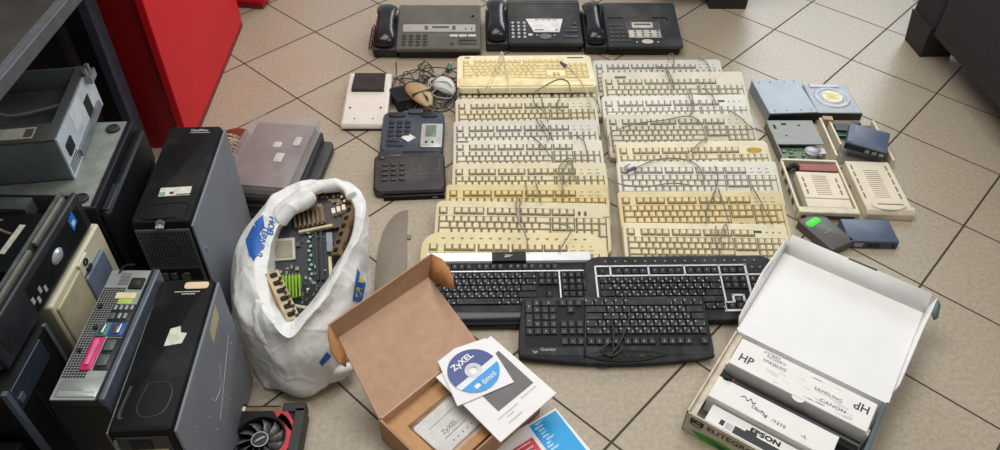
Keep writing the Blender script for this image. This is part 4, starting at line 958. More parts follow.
# graphics card
A, B = at(236, 405, .042), at(306, 404, .042); yw = math.atan2(B.y - A.y, B.x - A.x); W_ = (B - A).length
t = thing('graphics_card', 'graphics card with black fan and red accent strips, on the floor beside the slim tower', 'graphics card', (A.x, A.y, 0), yw)
GBK = mat('matte card black', (34, 33, 33), .5, spec=.25, var=.15)
mb = MB(); mb.box(.004, W_, -.2, -.006, .004, .007); mb.build('circuit_board', mat('black board', (28, 28, 28), .5), t)
mb = MB(); mb.box(.0, W_ - .004, -.014, -.004, .006, .038); mb.build('heatsink_edge', mat('tan heatsink', (122, 104, 84), .4, .5, var=.2), t)
o = [(.012, -.016), (W_ - .006, -.016), (W_ - .004, -.2), (.008, -.2)]; cx, cy, rr = W_ * .44, -.085, .054
mb = MB(); n = 48
outer = []
for k in range(n):
    a = 2 * PI * k / n; c, s_ = math.cos(a), math.sin(a); tt = 1e9
    for lim, dv in ((W_ - .005 - cx, c), (.010 - cx, c), (-.016 - cy, s_), (-.2 - cy, s_)):
        if abs(dv) > 1e-6 and lim / dv > 0: tt = min(tt, lim / dv)
    outer.append((cx + c * tt, cy + s_ * tt))
inn = [(cx + rr * math.cos(2 * PI * k / n), cy + rr * math.sin(2 * PI * k / n)) for k in range(n)]
mb.loft([[(x, y, .010) for x, y in outer], [(x, y, .040) for x, y in outer], [(x, y, .042) for x, y in inn], [(x, y, .012) for x, y in inn]])
mb.build('shroud', GBK, t)
mb = MB(); mb.disk(cx, cy, .012, rr, 40); mb.build('fan_well', DARK, t)
fan = MB(); fan.lathe([(.020, .014), (.020, .034), (.018, .037), (.0, .037)], cx, cy, 28); fan = fan.build('fan', mat('fan hub', (36, 36, 38), .35), t)
for k in range(11):
    a0 = 2 * PI * k / 11; vs = []
    for r_ in (.018, .030, .042, .0515):
        for s_, zz in ((-.24, .018), (.0, .027), (.24, .034)):
            a = a0 + s_ + (r_ - .018) * 9; vs.append((cx + r_ * math.cos(a), cy + r_ * math.sin(a), zz))
    fs = [(i * 3 + j, i * 3 + j + 1, (i + 1) * 3 + j + 1, (i + 1) * 3 + j) for i in range(3) for j in range(2)]
    MB().add(vs, fs).build('fan_blade', mat('smoky blade', (92, 90, 86), .3), fan, solid=.0012)
mb = MB(); mb.ring(cx, cy, .0375, .0165, .0188, 32); mb.box(-.012, .012, -.0012, .0012, .0375, .0385, M=TM(cx, cy, 0, R(32))); mb.box(-.008, .010, .002, .0035, .0375, .0385, M=TM(cx, cy, 0, R(32))); mb.build('emblem', mat('silver emblem', (176, 178, 190), .3, .5), fan)
mb = MB(); mb.ring(cx, cy, .0415, rr + .004, rr + .017, 24, h=.004, a0=-38, a1=58); mb.prism([(cx + .02, -.020), (cx + .05, -.020), (cx + .075, -.060), (cx + .065, -.068), (cx + .044, -.045), (cx + .03, -.034)], .0405, .0455, .001); mb.build('red_accent', mat('red accent', (196, 26, 44), .4), t)
mb = MB(); mb.box(W_ - .022, W_ + .003, -.2, -.010, .0, .046); mb.box(W_ - .05, W_ + .002, -.022, .002, .012, .046); mb.build('end_frame', mat('end frame', (30, 30, 31), .5), t, bevel=.003)
mb = MB(); mb.box(-.014, .002, -.2, -.03, .0, .03); mb.build('mounting_bracket', mat('pale bracket', (150, 140, 122), .4, .5), t)
mb = MB(); mb.box(.0, W_ * .62, .000, .005, .022, .030); mb.box(.012, .022, -.002, .004, .028, .040); mb.build('edge_connector', INK, t)
mb = MB(); mb.box(.012, .022, -.0145, -.0035, .034, .040); mb.build('white_connector', PAPER, t)

# ------------------------------------------------------------------ white bag of boards
BAGM = mat('white bag plastic', (229, 229, 226), .42, var=.02, scale=10)
def crinkle(m, sc_, strength, dist):
    nt = m.node_tree; b = nt.nodes['Principled BSDF']
    tc = nt.nodes.new('ShaderNodeTexCoord'); pv = None
    for k, (s_, d_) in enumerate(((sc_, dist), (sc_ * 2.7, dist * .35))):
        n = nt.nodes.new('ShaderNodeTexVoronoi'); n.feature = 'F1'; n.distance = 'MINKOWSKI' if False else 'EUCLIDEAN'; n.inputs['Scale'].default_value = s_
        w_ = nt.nodes.new('ShaderNodeTexNoise'); w_.inputs['Scale'].default_value = s_ * .6; w_.inputs['Detail'].default_value = 3
        ad = nt.nodes.new('ShaderNodeVectorMath'); ad.operation = 'MULTIPLY_ADD'; ad.inputs[1].default_value = (.10,) * 3
        nt.links.new(tc.outputs['Object'], w_.inputs['Vector']); nt.links.new(w_.outputs['Color'], ad.inputs[0]); nt.links.new(tc.outputs['Object'], ad.inputs[2]); nt.links.new(ad.outputs[0], n.inputs['Vector'])
        bp = nt.nodes.new('ShaderNodeBump'); bp.inputs['Strength'].default_value = strength; bp.inputs['Distance'].default_value = d_
        nt.links.new(n.outputs['Distance'], bp.inputs['Height'])
        if pv: nt.links.new(pv, bp.inputs['Normal'])
        pv = bp.outputs['Normal']
    w_ = nt.nodes.new('ShaderNodeTexNoise'); w_.inputs['Scale'].default_value = 6
    ad = nt.nodes.new('ShaderNodeVectorMath'); ad.operation = 'MULTIPLY_ADD'; ad.inputs[1].default_value = (.16,) * 3
    nt.links.new(tc.outputs['Object'], w_.inputs['Vector']); nt.links.new(w_.outputs['Color'], ad.inputs[0]); nt.links.new(tc.outputs['Object'], ad.inputs[2])
    v_ = nt.nodes.new('ShaderNodeTexVoronoi'); v_.feature = 'DISTANCE_TO_EDGE'; v_.inputs['Scale'].default_value = sc_ * 1.5; nt.links.new(ad.outputs[0], v_.inputs['Vector'])
    mr = nt.nodes.new('ShaderNodeMapRange'); mr.inputs['From Max'].default_value = .12; nt.links.new(v_.outputs['Distance'], mr.inputs['Value'])
    bp = nt.nodes.new('ShaderNodeBump'); bp.inputs['Strength'].default_value = .24; bp.inputs['Distance'].default_value = .006; bp.invert = True
    nt.links.new(mr.outputs['Result'], bp.inputs['Height']); nt.links.new(pv, bp.inputs['Normal']); pv = bp.outputs['Normal']
    nt.links.new(pv, b.inputs['Normal'])
crinkle(BAGM, 8, .20, .03)
t = thing('plastic_bag', 'crumpled white plastic bag with blue print, filled with circuit boards', 'bag', at(300, 310), 0)
N_ = 14
def ctr(pts, z): return [at(x, y, zz) for (x, y), zz in zip(pts, z if isinstance(z, (list, tuple)) else [z] * len(pts))]
#            N         NNE        NE         E          ESE        SE         SSE        S          SSW        SW         WSW        W          NW         NNW
base = ctr([(298, 268), (325, 266), (345, 272), (362, 290), (364, 318), (356, 345), (340, 368), (318, 384), (296, 392), (276, 388), (258, 372), (248, 345), (248, 312), (264, 285)], 0.002)
low = ctr([(298, 238), (330, 238), (352, 250), (368, 280), (367, 306), (356, 335), (338, 372), (316, 388), (292, 391), (268, 380), (250, 358), (240, 330), (240, 290), (262, 255)], [.03] * 5 + [.03] * 5 + [.03] * 4)
mid = ctr([(298, 215), (330, 212), (352, 222), (366, 250), (366, 280), (354, 312), (334, 340), (312, 355), (290, 362), (262, 350), (242, 335), (233, 305), (236, 265), (258, 232)], .12)
hi_ = ctr([(290, 194), (326, 185), (352, 192), (366, 214), (364, 244), (352, 272), (330, 300), (306, 322), (288, 334), (268, 330), (246, 318), (234, 292), (240, 246), (258, 212)], [.21, .22, .22, .22, .2, .19, .18, .18, .18, .18, .19, .2, .21, .21])
rim = ctr([(288, 187), (322, 180), (346, 183), (362, 198), (362, 226), (350, 254), (330, 286), (306, 318), (288, 336), (276, 325), (262, 300), (255, 262), (258, 226), (268, 203)], [.26, .265, .265, .26, .24, .22, .205, .195, .19, .2, .22, .24, .25, .255])
rin = ctr([(296, 199), (320, 190), (338, 190), (352, 203), (354, 224), (346, 250), (328, 282), (304, 314), (287, 330), (278, 318), (270, 296), (268, 262), (276, 232), (286, 216)], [.255, .262, .262, .255, .235, .215, .2, .19, .185, .195, .215, .235, .25, .255])
inn = ctr([(296, 214), (318, 204), (334, 204), (346, 214), (348, 232), (340, 254), (324, 282), (304, 308), (290, 320), (284, 310), (278, 292), (276, 266), (280, 240), (288, 224)], [.17] * 14)
inb = ctr([(300, 250), (318, 245), (330, 245), (340, 255), (340, 270), (335, 285), (320, 305), (304, 318), (292, 322), (286, 315), (280, 300), (278, 282), (282, 265), (290, 255)], [.05] * 14)
secs = [base, low, mid, hi_, rim, rin, inn, inb]
cl = [crom(s, 16, True) for s in secs]; rings = []
for i in range(len(cl) - 1):
    for k in range(9):
        a = k / 9; j0, j1, j2, j3 = max(i - 1, 0), i, i + 1, min(i + 2, len(cl) - 1); rg = []
        for p0, p1, p2, p3 in zip(cl[j0], cl[j1], cl[j2], cl[j3]):
            if i >= 3: q = p1.lerp(p2, a)
            else: q = .5 * ((2 * p1) + (p2 - p0) * a + (2 * p0 - 5 * p1 + 4 * p2 - p3) * a * a + (3 * p1 - p0 - 3 * p2 + p3) * a ** 3)
            rg.append(q)
        rings.append(rg)
rings.append(cl[-1])
cen = sum(base, Vector()) / N_
bagsurf = []
for ri, rg in enumerate(rings):
    out = []
    for q in rg:
        rd = Vector((q.x - cen.x, q.y - cen.y, 0)); rd = rd.normalized() if rd.length else Vector((1, 0, 0))
        f = 1 if ri < 40 else .4
        sp_ = Vector((q.x * 9, q.y * 9, q.z * 5))
        d = (1 - 2 * abs(noise.noise(sp_))) * .012 + (1 - 2 * abs(noise.noise(sp_ * 2.1 + Vector((3, 1, 7))))) * .005 + (1 - 2 * abs(noise.noise(sp_ * 4.3 + Vector((5, 2, 1))))) * .002 - .008
        fold = .007 * math.sin(q.z * 60 + 9 * math.atan2(rd.y, rd.x)) * max(0, 1 - q.z / .1)
        q2 = q + rd * (d + fold) * f; q2.z = max(.0015, q2.z + noise.noise(sp_ * 1.7 + Vector((9, 9, 9))) * .008 * f); out.append(q2)
    bagsurf.append(out)
mb = wmb(t); mb.loft([[tuple(p) for p in r_] for r_ in bagsurf]); bag = mb.build('bag_sheet', BAGM, t, angle=60, sub=1)
# rolled fold along the back of the rim
def ridge(name, pts, r_, sq=1):
    mb = wmb(t); P = [at(*p) for p in pts]; mb.tube(P, r_, 10, sm=6)
    vs = []
    for v_ in mb.v:
        w_ = Vector(v_); d = noise.noise(w_ * 28) * r_ * .55; vs.append(tuple(w_ + Vector((d, d * .6, d * .7))))
    mb.v = vs; return mb.build(name, BAGM, t, angle=70, sub=1)
ridge('rolled_fold', [(276, 226, .235), (281, 212, .25), (293, 201, .262), (308, 192, .27), (326, 186, .272), (342, 187, .268), (353, 197, .262)], .018)
ridge('rolled_fold', [(279, 222, .245), (290, 209, .262), (302, 204, .265), (311, 198, .268)], .020)
ridge('bag_handle', [(263, 300, .215), (258, 318, .19), (262, 335, .16), (280, 350, .12), (305, 366, .075), (330, 372, .045), (352, 368, .03)], .016)
ridge('bag_handle', [(257, 312, .19), (264, 340, .13), (285, 362, .08), (318, 378, .035), (345, 374, .02)], .014)
ridge('bag_fold', [(266, 215, .232), (252, 250, .222), (250, 290, .20), (256, 330, .14), (262, 362, .05)], .009)
ridge('bag_fold', [(345, 262, .20), (338, 300, .165), (326, 335, .11), (308, 372, .04)], .008)
ridge('bag_fold', [(292, 336, .165), (318, 345, .12), (345, 352, .07), (360, 340, .05)], .008)
# flap hanging to the floor at the front
fl_ = [[(262, 345, .13), (258, 372, .05), (275, 392, .006), (300, 394, .004)], [(285, 352, .12), (285, 376, .06), (300, 392, .012), (318, 390, .004)], [(310, 350, .115), (315, 368, .07), (330, 380, .02), (340, 382, .003)], [(335, 338, .11), (345, 350, .07), (355, 360, .03), (358, 362, .003)]]
g = [[at(*p) for p in crom([Vector(q) for q in row], 6)] for row in fl_]
# surface print: patches a hair outside the flap side of the bag
dg = bpy.context.evaluated_depsgraph_get(); dg.update()
ev = bag.evaluated_get(dg); WI = _W[t.name]
def onbag(x, y, lift=.0018):
    o = WI.inverted() @ Vector((0, 0, HC)); d = (CAMROT @ Vector(((x - 500) / F, (225 - y) / F, -1.0))).normalized()
    ok, loc, nr, idx = ev.ray_cast(o, d)
    if not ok: return None
    if nr.dot(d) > 0: nr = -nr
    return loc + nr * lift
def decal(name, polys, m, n=4):
    mb = MB()
    for pl in polys:
        vs = []
        for i in range(n + 1):
            for j in range(n + 1):
                a, b_ = i / n, j / n
                x = (pl[0][0] * (1 - a) + pl[1][0] * a) * (1 - b_) + (pl[3][0] * (1 - a) + pl[2][0] * a) * b_
                y = (pl[0][1] * (1 - a) + pl[1][1] * a) * (1 - b_) + (pl[3][1] * (1 - a) + pl[2][1] * a) * b_
                vs.append(onbag(x, y))
        if any(v is None for v in vs): continue
        mb.add(vs, [(i * (n + 1) + j, i * (n + 1) + j + 1, (i + 1) * (n + 1) + j + 1, (i + 1) * (n + 1) + j) for i in range(n) for j in range(n)])
    return mb.build(name, m, bag, fix=False) if mb.v else None
BLUE = mat('blue print', (38, 98, 178), .5, var=.1)
decal('blue_mark', [((263, 215), (255, 223), (258, 236), (265, 227)), ((254, 225), (246, 240), (250, 258), (262, 238)), ((247, 243), (249, 252), (254, 262), (258, 252)), ((258, 235), (252, 246), (256, 258), (263, 246))], BLUE, 5)
# lettering running down the flap, each glyph laid on the sheet
mb = MB(); gl = MB().text('НОВ', 1.0, Matrix(), bold=.03); gl2 = MB().text('ГЕРАЛЬД', 1.0, Matrix(), bold=.03)
def lay(gl, ox, oy, ux_, uy_, vx, vy):
    vs = [onbag(ox + v_[0] * ux_ + v_[1] * vx, oy + v_[0] * uy_ + v_[1] * vy) for v_ in gl.v]
    if all(v_ is not None for v_ in vs): mb.add(vs, gl.f)
lay(gl, 270, 216, -1.2, 8.6, 7.5, 2.6); lay(gl2, 264, 227, -1.6, 6.2, 7.0, 2.0)
if mb.v: mb.build('blue_lettering', BLUE, bag, fix=False)
decal('print_panel', [((357, 268), (352, 300), (361, 303), (365, 284))], BLUE, 5)
decal('yellow_print', [((359, 274), (358, 282), (363, 283), (363, 277)), ((356, 287), (355, 297), (361, 296), (362, 288))], mat('yellow print', (206, 204, 84), .5), 3)
decal('blue_mark', [((326, 352), (319, 362), (322, 366), (331, 356))], BLUE, 3)

# circuit boards in the bag
GBD = 'circuit boards in the white bag'
def board(label, c, z, w_, d_, rz, rx, ry, col, items, par=None):
    p = at(*c, z); t = thing('circuit_board', label, 'circuit board', p, rz, GBD, rx, ry)
    MB().box(-w_ / 2, w_ / 2, -d_ / 2, d_ / 2, -.0016, 0).build('board', mat('board %s' % (col,), col, .45, var=.3, scale=50), t)
    for nm, x, y, sx_, sy_, h, cc in items:
        if nm == 'heatsink':
            mb = MB(); mb.box(x - sx_ / 2, x + sx_ / 2, y - sy_ / 2, y + sy_ / 2, 0, h * .3)
            for k in range(7):
                xx = x - sx_ / 2 + sx_ * k / 6.6; mb.box(xx, xx + sx_ * .06, y - sy_ / 2, y + sy_ / 2, h * .3, h)
            mb.build('heatsink', mat('item %s' % (cc,), cc, .4, .2), t)
        elif nm == 'capacitors':
            mb = MB(); n = max(2, int(sy_ / .011))
            for k in range(n): mb.lathe([(.0042, 0), (.0042, h), (.0036, h + .0005)], x + (k % 2) * sx_ * .5, y - sy_ / 2 + sy_ * k / n, 8)
            mb.build('capacitors', mat('item %s' % (cc,), cc, .35, .4), t)
        elif nm == 'processor_socket':
            mb = MB(); mb.rbox(x - sx_ / 2, x + sx_ / 2, y - sy_ / 2, y + sy_ / 2, 0, h, .002, .001); s_ = mb.build(nm, mat('item %s' % (cc,), cc, .45), t)
            mb = MB(); mb.box(x - sx_ * .38, x + sx_ * .38, y - sy_ * .38, y + sy_ * .38, h, h + .001); mb.build('pin_field', mat('pin field', (150, 144, 124), .5), s_)
            mb = MB(); mb.tube([(x + sx_ * .52, y - sy_ * .5, h), (x + sx_ * .52, y + sy_ * .5, h), (x + sx_ * .3, y + sy_ * .55, h)], .0012, 5, sm=0); mb.build('lever', STEEL, s_)
        elif nm == 'port_row':
            n = max(2, int(max(sx_, sy_) / .02)); mb = MB(); mb.box(x - sx_ / 2, x + sx_ / 2, y - sy_ / 2, y + sy_ / 2, 0, h); s_ = mb.build(nm, mat('item %s' % (cc,), cc, .45, .2, var=.2), t)
            mb = MB()
            for k in range(n):
                if sy_ > sx_: yy = y - sy_ / 2 + sy_ * (k + .5) / n; mb.rbox(x - sx_ * .28, x + sx_ * .28, yy - .006, yy + .006, h, h + .001, .004, .0003)
                else: xx = x - sx_ / 2 + sx_ * (k + .5) / n; mb.rbox(xx - .006, xx + .006, y - sy_ * .28, y + sy_ * .28, h, h + .001, .004, .0003)
            mb.build('port_holes', DARK, s_)
        elif nm == 'chips':
            mb = MB(); rn = random.Random(int(x * 1e4) + int(y * 1e3))
            for k in range(int(h)):
                xx, yy = x + rn.uniform(-.5, .5) * sx_, y + rn.uniform(-.5, .5) * sy_; a, b_ = rn.uniform(.003, .010), rn.uniform(.003, .010); mb.box(xx, xx + a, yy, yy + b_, 0, rn.uniform(.002, .007))
            mb.build('small_components', mat('item %s' % (cc,), cc, .45, var=.4, scale=80), t)
        else:
            MB().box(x - sx_ / 2, x + sx_ / 2, y - sy_ / 2, y + sy_ / 2, 0, h, i=.0008).build(nm, mat('item %s' % (cc,), cc, .45), t)
    return t
board('dark motherboard with pale processor socket and green heatsink, uppermost in the bag', (308, 262), .168, .22, .245, R(8), R(28), R(4), (34, 38, 50), [
    ('processor_socket', -.055, .035, .052, .056, .006, (196, 192, 176)), ('heatsink', -.042, -.062, .05, .055, .024, (138, 182, 38)),
    ('memory_slot', .022, .02, .008, .14, .009, (24, 24, 28)), ('memory_slot', .034, .02, .008, .14, .009, (30, 30, 36)), ('slot', .054, .045, .016, .05, .010, (150, 156, 164)), ('blue_slot', .072, -.025, .010, .055, .011, (28, 74, 176)),
    ('white_slot', .053, -.035, .009, .085, .011, (226, 206, 170)), ('capacitors', .004, .02, .008, .13, .009, (120, 160, 140)), ('capacitors', -.095, .02, .008, .12, .010, (90, 80, 66)), ('chips', 0, -.06, .18, .10, 46, (150, 152, 140)), ('chips', 0, .07, .18, .08, 30, (70, 66, 60)), ('power_connector', .0, -.085, .012, .035, .012, (222, 222, 206))])
board('brown dusty board with row of white connectors at the back of the bag', (322, 212), .228, .15, .10, R(14), R(22), R(-6), (50, 44, 40), [
    ('heatsink', -.03, -.01, .075, .05, .018, (112, 92, 70)), ('white_connector', .030, -.010, .010, .016, .016, (232, 226, 206)), ('white_connector', .043, -.008, .010, .016, .016, (236, 230, 210)), ('white_connector', .056, -.006, .010, .016, .016, (230, 224, 204)),
    ('slot', -.02, -.045, .085, .008, .010, (206, 188, 150)), ('chips', .02, .025, .1, .04, 24, (152, 128, 92)), ('capacitors', .055, .02, .01, .04, .010, (172, 142, 98))])
board('narrow brown board edge with round holes at the right side of the bag', (347, 228), .212, .035, .17, R(-12), R(20), R(-30), (60, 50, 42), [('port_row', 0, 0, .026, .155, .012, (136, 112, 82)), ('chips', 0, 0, .03, .15, 18, (92, 74, 54))])
board('beige connector edge of a board leaning at the lower left of the bag', (283, 300), .188, .04, .15, R(32), R(28), R(14), (150, 130, 96), [('port_row', 0, 0, .032, .140, .010, (190, 172, 132)), ('chips', .0, 0, .03, .13, 14, (110, 60, 40)), ('capacitors', .008, 0, .006, .12, .014, (60, 46, 40))])
board('dark board lying deep in the bag under the green heatsink', (302, 308), .13, .13, .12, R(-15), R(18), R(-8), (30, 34, 36), [('chips', 0, 0, .11, .1, 40, (88, 92, 84)), ('slot', .02, .0, .09, .008, .01, (206, 200, 180))])
board('small brown board deep at the lower tip of the bag', (285, 326), .13, .06, .05, R(20), R(10), 0, (92, 66, 40), [('chips', 0, 0, .05, .04, 14, (140, 104, 60))])
# ------------------------------------------------------------------ cardboard box, discs and leaflets
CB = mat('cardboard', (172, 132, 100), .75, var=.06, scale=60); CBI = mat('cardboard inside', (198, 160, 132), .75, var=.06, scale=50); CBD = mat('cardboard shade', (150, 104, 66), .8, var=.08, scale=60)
h = .08
HL, HR = at(379, 419, h), at(477, 341, h); dx = (HR - HL); Lb = dx.length; yw = math.atan2(dx.y, dx.x)
t = thing('cardboard_box', 'open brown cardboard box with raised lid, holding a bagged device', 'box', (HL.x, HL.y, 0), yw)
Lb -= .0; D = .205; th = .004
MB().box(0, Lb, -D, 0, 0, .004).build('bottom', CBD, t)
MB().box(-.002, th, -D, 0, .0, h).build('side_wall', CB, t); MB().box(Lb - th, Lb, -D, 0, .0, h).build('side_wall', CB, t)
MB().box(0, Lb, -th, 0, .0, h).build('back_wall', CBI, t); MB().box(0, Lb, -D, -D + th, .0, h).build('front_wall', CB, t)
# raised insert with cut-out
ax0, ax1, ay0, ay1 = .040, .178, -.158, -.044; zi = .055
mb = MB()
for a in ((th, ax0, -D + .022, -th), (ax1, Lb - th, -D + .022, -th), (ax0, ax1, ay1, -th), (ax0, ax1, -D + .022, ay0)): mb.box(a[0], a[1], a[2], a[3], zi - .003, zi)
for a in ((ax0, ax0 + .002, ay0, ay1), (ax1 - .002, ax1, ay0, ay1), (ax0, ax1, ay0, ay0 + .002), (ax0, ax1, ay1 - .002, ay1)): mb.box(a[0], a[1], a[2], a[3], .004, zi - .003)
mb.box(th, Lb - th, -D + .020, -D + .022, .004, zi)
mb.build('insert_tray', mat('cardboard insert', (194, 148, 102), .75, var=.05, scale=60), t)
TL, TR = at(338, 338, .195), at(429, 277, .185)
iv = _W[t.name].inverted(); a, b_, c, d = Vector((0, 0, h)), Vector((Lb, 0, h)), iv @ TR, iv @ TL
mb = MB(); mb.sheet([a, b_, c, d], .004); lid = mb.build('lid', CBI, t)
nrm = (b_ - a).cross(d - a).normalized()
if nrm.y > 0: nrm = -nrm
OL, OR = iv @ at(328.5, 325.5, .245), iv @ at(432, 254, .235)
mb = MB(); mb.sheet([d, c, OR, OL], .004); mb.build('lid_front_wall', CB, lid)
def flap(name, pts, m):
    P = [iv @ at(*p) for p in pts]; mb = MB(); mb.add([tuple(p) for p in P], [tuple(range(len(P)))]); return mb.build(name, m, lid, solid=.003)
flap('lid_tab', [(432, 254, .235), (442, 259, .232), (449, 268, .226), (453, 278, .218), (454, 288, .208), (447, 288, .200), (437, 284, .192), (429, 277, .185)], mat('cardboard tab', (176, 122, 74), .75))
flap('lid_tab', [(328.5, 325.5, .245), (328, 336, .232), (331, 350, .215), (338, 362, .198), (346, 367, .19), (345, 352, .192), (338, 338, .195)], mat('cardboard tab', (176, 122, 74), .75))
# device in its bag
t2 = thing('boxed_device', 'white device wrapped in a clear bag inside the cardboard box', 'modem', _W[t.name] @ Vector(((ax0 + ax1) / 2, (ay0 + ay1) / 2, .006)), yw + R(2))
MB().rbox(-.062, .062, -.050, .050, 0, .044, .008, .003).build('casing', mat('pale casing', (218, 217, 212), .4, var=.05), t2)
mb = MB(); mb.text('ZyXEL', .016, TM(-.026, -.012, .0445), bold=.0003); mb.box(-.03, .035, -.022, -.020, .044, .0446); mb.box(-.04, .044, .02, .0215, .044, .0446); mb.build('lettering', mat('grey print', (120, 120, 118), .5), t2)
mb = MB()
for k in range(5): mb.disk(-.02 + k * .014, -.037, .0446, .002, 8)
mb.build('indicator_lamps', INK, t2)
mb = MB(); nx_, ny_ = 22, 18; vs = []
for i in range(nx_ + 1):
    for j in range(ny_ + 1):
        x, y = -.066 + .132 * i / nx_, -.066 + .115 * j / ny_
        e = max(0, abs(x) - .055, -.050 - y) ; vs.append((x, y, max(.053, .051 + noise.noise(Vector((x * 40, y * 40, 2))) * .012 + abs(noise.noise(Vector((x * 80, y * 30, 5)))) * .012 - e * .9)))
mb.add(vs, [(i * (ny_ + 1) + j, (i + 1) * (ny_ + 1) + j, (i + 1) * (ny_ + 1) + j + 1, i * (ny_ + 1) + j + 1) for i in range(nx_) for j in range(ny_)])
mb.build('clear_bag', mat('clear polybag', (250, 250, 250), .1, var=.02, alpha=.17), t2, sub=1, angle=180)

def flat(name, label, cat, pts, z, th, m, rz=None):
    P = [at(x, y, z if not isinstance(z, (list, tuple)) else z[i]) for i, (x, y) in enumerate(pts)]
    c = sum(P, Vector()) / 4; e = P[1] - P[0]; t = thing(name, label, cat, c, math.atan2(e.y, e.x))
    mb = wmb(t); mb.sheet(P, th); mb.build('sheet' if th < .003 else 'pages', m, t)
    O, X_, Y_ = P[0], P[1] - P[0], P[3] - P[0]; Z_ = X_.cross(Y_).normalized(); Z_ = Z_ if Z_.z > 0 else -Z_
    def loc(u, v, l=.0006): return O + X_ * u + Y_ * v + Z_ * l
    return t, loc, X_, Y_, Z_
# booklet (order: left, back right, right front, front left)
bk, loc, X_, Y_, Z_ = flat('booklet', 'white booklet with dark grey picture panel lying across the cardboard box', 'booklet', [(436, 377), (491, 336), (556.5, 393), (500.5, 442)], [.087, .087, .087, .087], .004, PAPER)
mb = wmb(bk); mb.sheet([loc(.27, .20), loc(.91, .20), loc(.91, .74), loc(.27, .74)], .0003); mb.build('grey_panel', mat('grey picture panel', (104, 102, 102), .5, var=.12, scale=20), bk)
bx_ = X_.normalized(); by_ = -Y_.normalized()
def fr(o, x, y, z): return Matrix(((x.x, y.x, z.x, o.x), (x.y, y.y, z.y, o.y), (x.z, y.z, z.z, o.z), (0, 0, 0, 1)))
mb = wmb(bk); M_ = fr(loc(.30, .48, .0012), bx_, (by_ - bx_ * by_.dot(bx_)).normalized(), Z_); mb.text('P-660', .028, M_, bold=.0006); mb.build('white_lettering', PAPER, bk, fix=False)
mb = wmb(bk)
for (u0, u1, v0) in ((.2, .55, .80), (.62, .9, .78), (.25, .5, .90), (.3, .42, .84)): mb.sheet([loc(u0, v0), loc(u1, v0), loc(u1, v0 + .012), loc(u0, v0 + .012)], .0002)
mb.build('print_lines', mat('pale print', (190, 190, 190), .6), bk)
sl, loc, X_, Y_, Z_ = flat('disc_sleeve', 'white paper disc sleeve lying on the booklet', 'disc sleeve', [(435, 355), (485.5, 338), (514, 382), (457.5, 406)], .0905, .0015, mat('sleeve paper', (238, 238, 240), .6, var=.02))
cdp = at(473.5, 370.5, .0915)
u_ = at(498.5, 367.5, .0915) - cdp; rc = .0595
yw2 = math.atan2(X_.y, X_.x)
t = thing('compact_disc', 'blue and white compact disc printed ZyXEL in the paper sleeve', 'disc', cdp, yw2 + R(22))
NB, CY = mat('navy print', (58, 74, 140), .35, var=.06), mat('cyan print', (42, 152, 222), .35, var=.06)
mb = MB(); mb.ring(0, 0, 0, .010, rc, 56, h=.0008); mb.build('disc', mat('disc white', (228, 229, 232), .3, var=.02), t)
def seg(y0, y1, m, nm):
    mb = MB(); n = 40
    for k in range(n):
        ya, yb = y0 + (y1 - y0) * k / n, y0 + (y1 - y0) * (k + 1) / n
        xa, xb = math.sqrt(max(0, rc * rc - ya * ya)), math.sqrt(max(0, rc * rc - yb * yb)); ia, ib = math.sqrt(max(0, .020 ** 2 - ya * ya)), math.sqrt(max(0, .020 ** 2 - yb * yb))
        for s_ in (-1, 1): mb.add([(s_ * ia, ya, .0011), (s_ * xa, ya, .0011), (s_ * xb, yb, .0011), (s_ * ib, yb, .0011)], [(0, 1, 2, 3)])
    return mb.build(nm, m, t, fix=False)
seg(-.005, rc * .995, NB, 'navy_print'); seg(-rc * .995, -.020, CY, 'cyan_print')
mb = MB(); mb.ring(0, 0, .0008, .010, .020, 32, h=.0006); mb.build('hub_ring', mat('hub white', (206, 208, 212), .3), t)
mb = MB(); mb.text('ZyXEL', .022, TM(-.033, .028, .0016), bold=.0006); mb.text('ömni', .020, TM(-.010, -.045, .0016), bold=.0003); mb.box(-.030, -.016, -.042, -.032, .0011, .0016); mb.build('disc_lettering', PAPER, t, fix=False)
bl, loc, X_, Y_, Z_ = flat('brochure', 'bright blue brochure with white edge on the floor in front of the cardboard box', 'brochure', [(527, 425), (555.5, 408), (604, 466), (572, 486)], .006, .004, PAPER)
mb = wmb(bl); mb.sheet([loc(.03, .03), loc(.95, .03), loc(.95, 1), loc(.03, 1)], .0003); mb.build('blue_cover', mat('sky blue cover', (0, 160, 226), .4, var=.03), bl)
mb = wmb(bl); rn = random.Random(2)
for k in range(9):
    u0, v0 = .10 + rn.uniform(0, .10), .05 + k * .05; mb.sheet([loc(u0, v0, .0009), loc(u0 + rn.uniform(.1, .32), v0, .0009), loc(u0 + rn.uniform(.1, .3), v0 + .025, .0009), loc(u0, v0 + .03, .0009)], .0002)
mb.build('white_script', mat('pale blue print', (170, 214, 240), .5), bl)
lf, loc, X_, Y_, Z_ = flat('leaflet', 'white leaflet with red picture beside the blue brochure', 'leaflet', [(476, 456), (527.5, 424), (560, 470), (505, 500)], .011, .002, PAPER)
mb = wmb(lf); mb.sheet([loc(.45, .28), loc(.93, .28), loc(.93, .9), loc(.45, .9)], .0003); mb.build('red_picture', mat('red picture', (206, 62, 72), .5, var=.25, scale=60), lf)
mb = wmb(lf)
for k in range(3): mb.sheet([loc(.50, .32 + k * .1, .0009), loc(.86, .32 + k * .1, .0009), loc(.86, .35 + k * .1, .0009), loc(.50, .35 + k * .1, .0009)], .0002)
mb.sheet([loc(.68, .46, .0010), loc(.80, .46, .0010), loc(.80, .60, .0010), loc(.68, .60, .0010)], .0002, 1)
mb.build('print_lines', [mat('pink print', (240, 190, 192), .5), NB], lf)

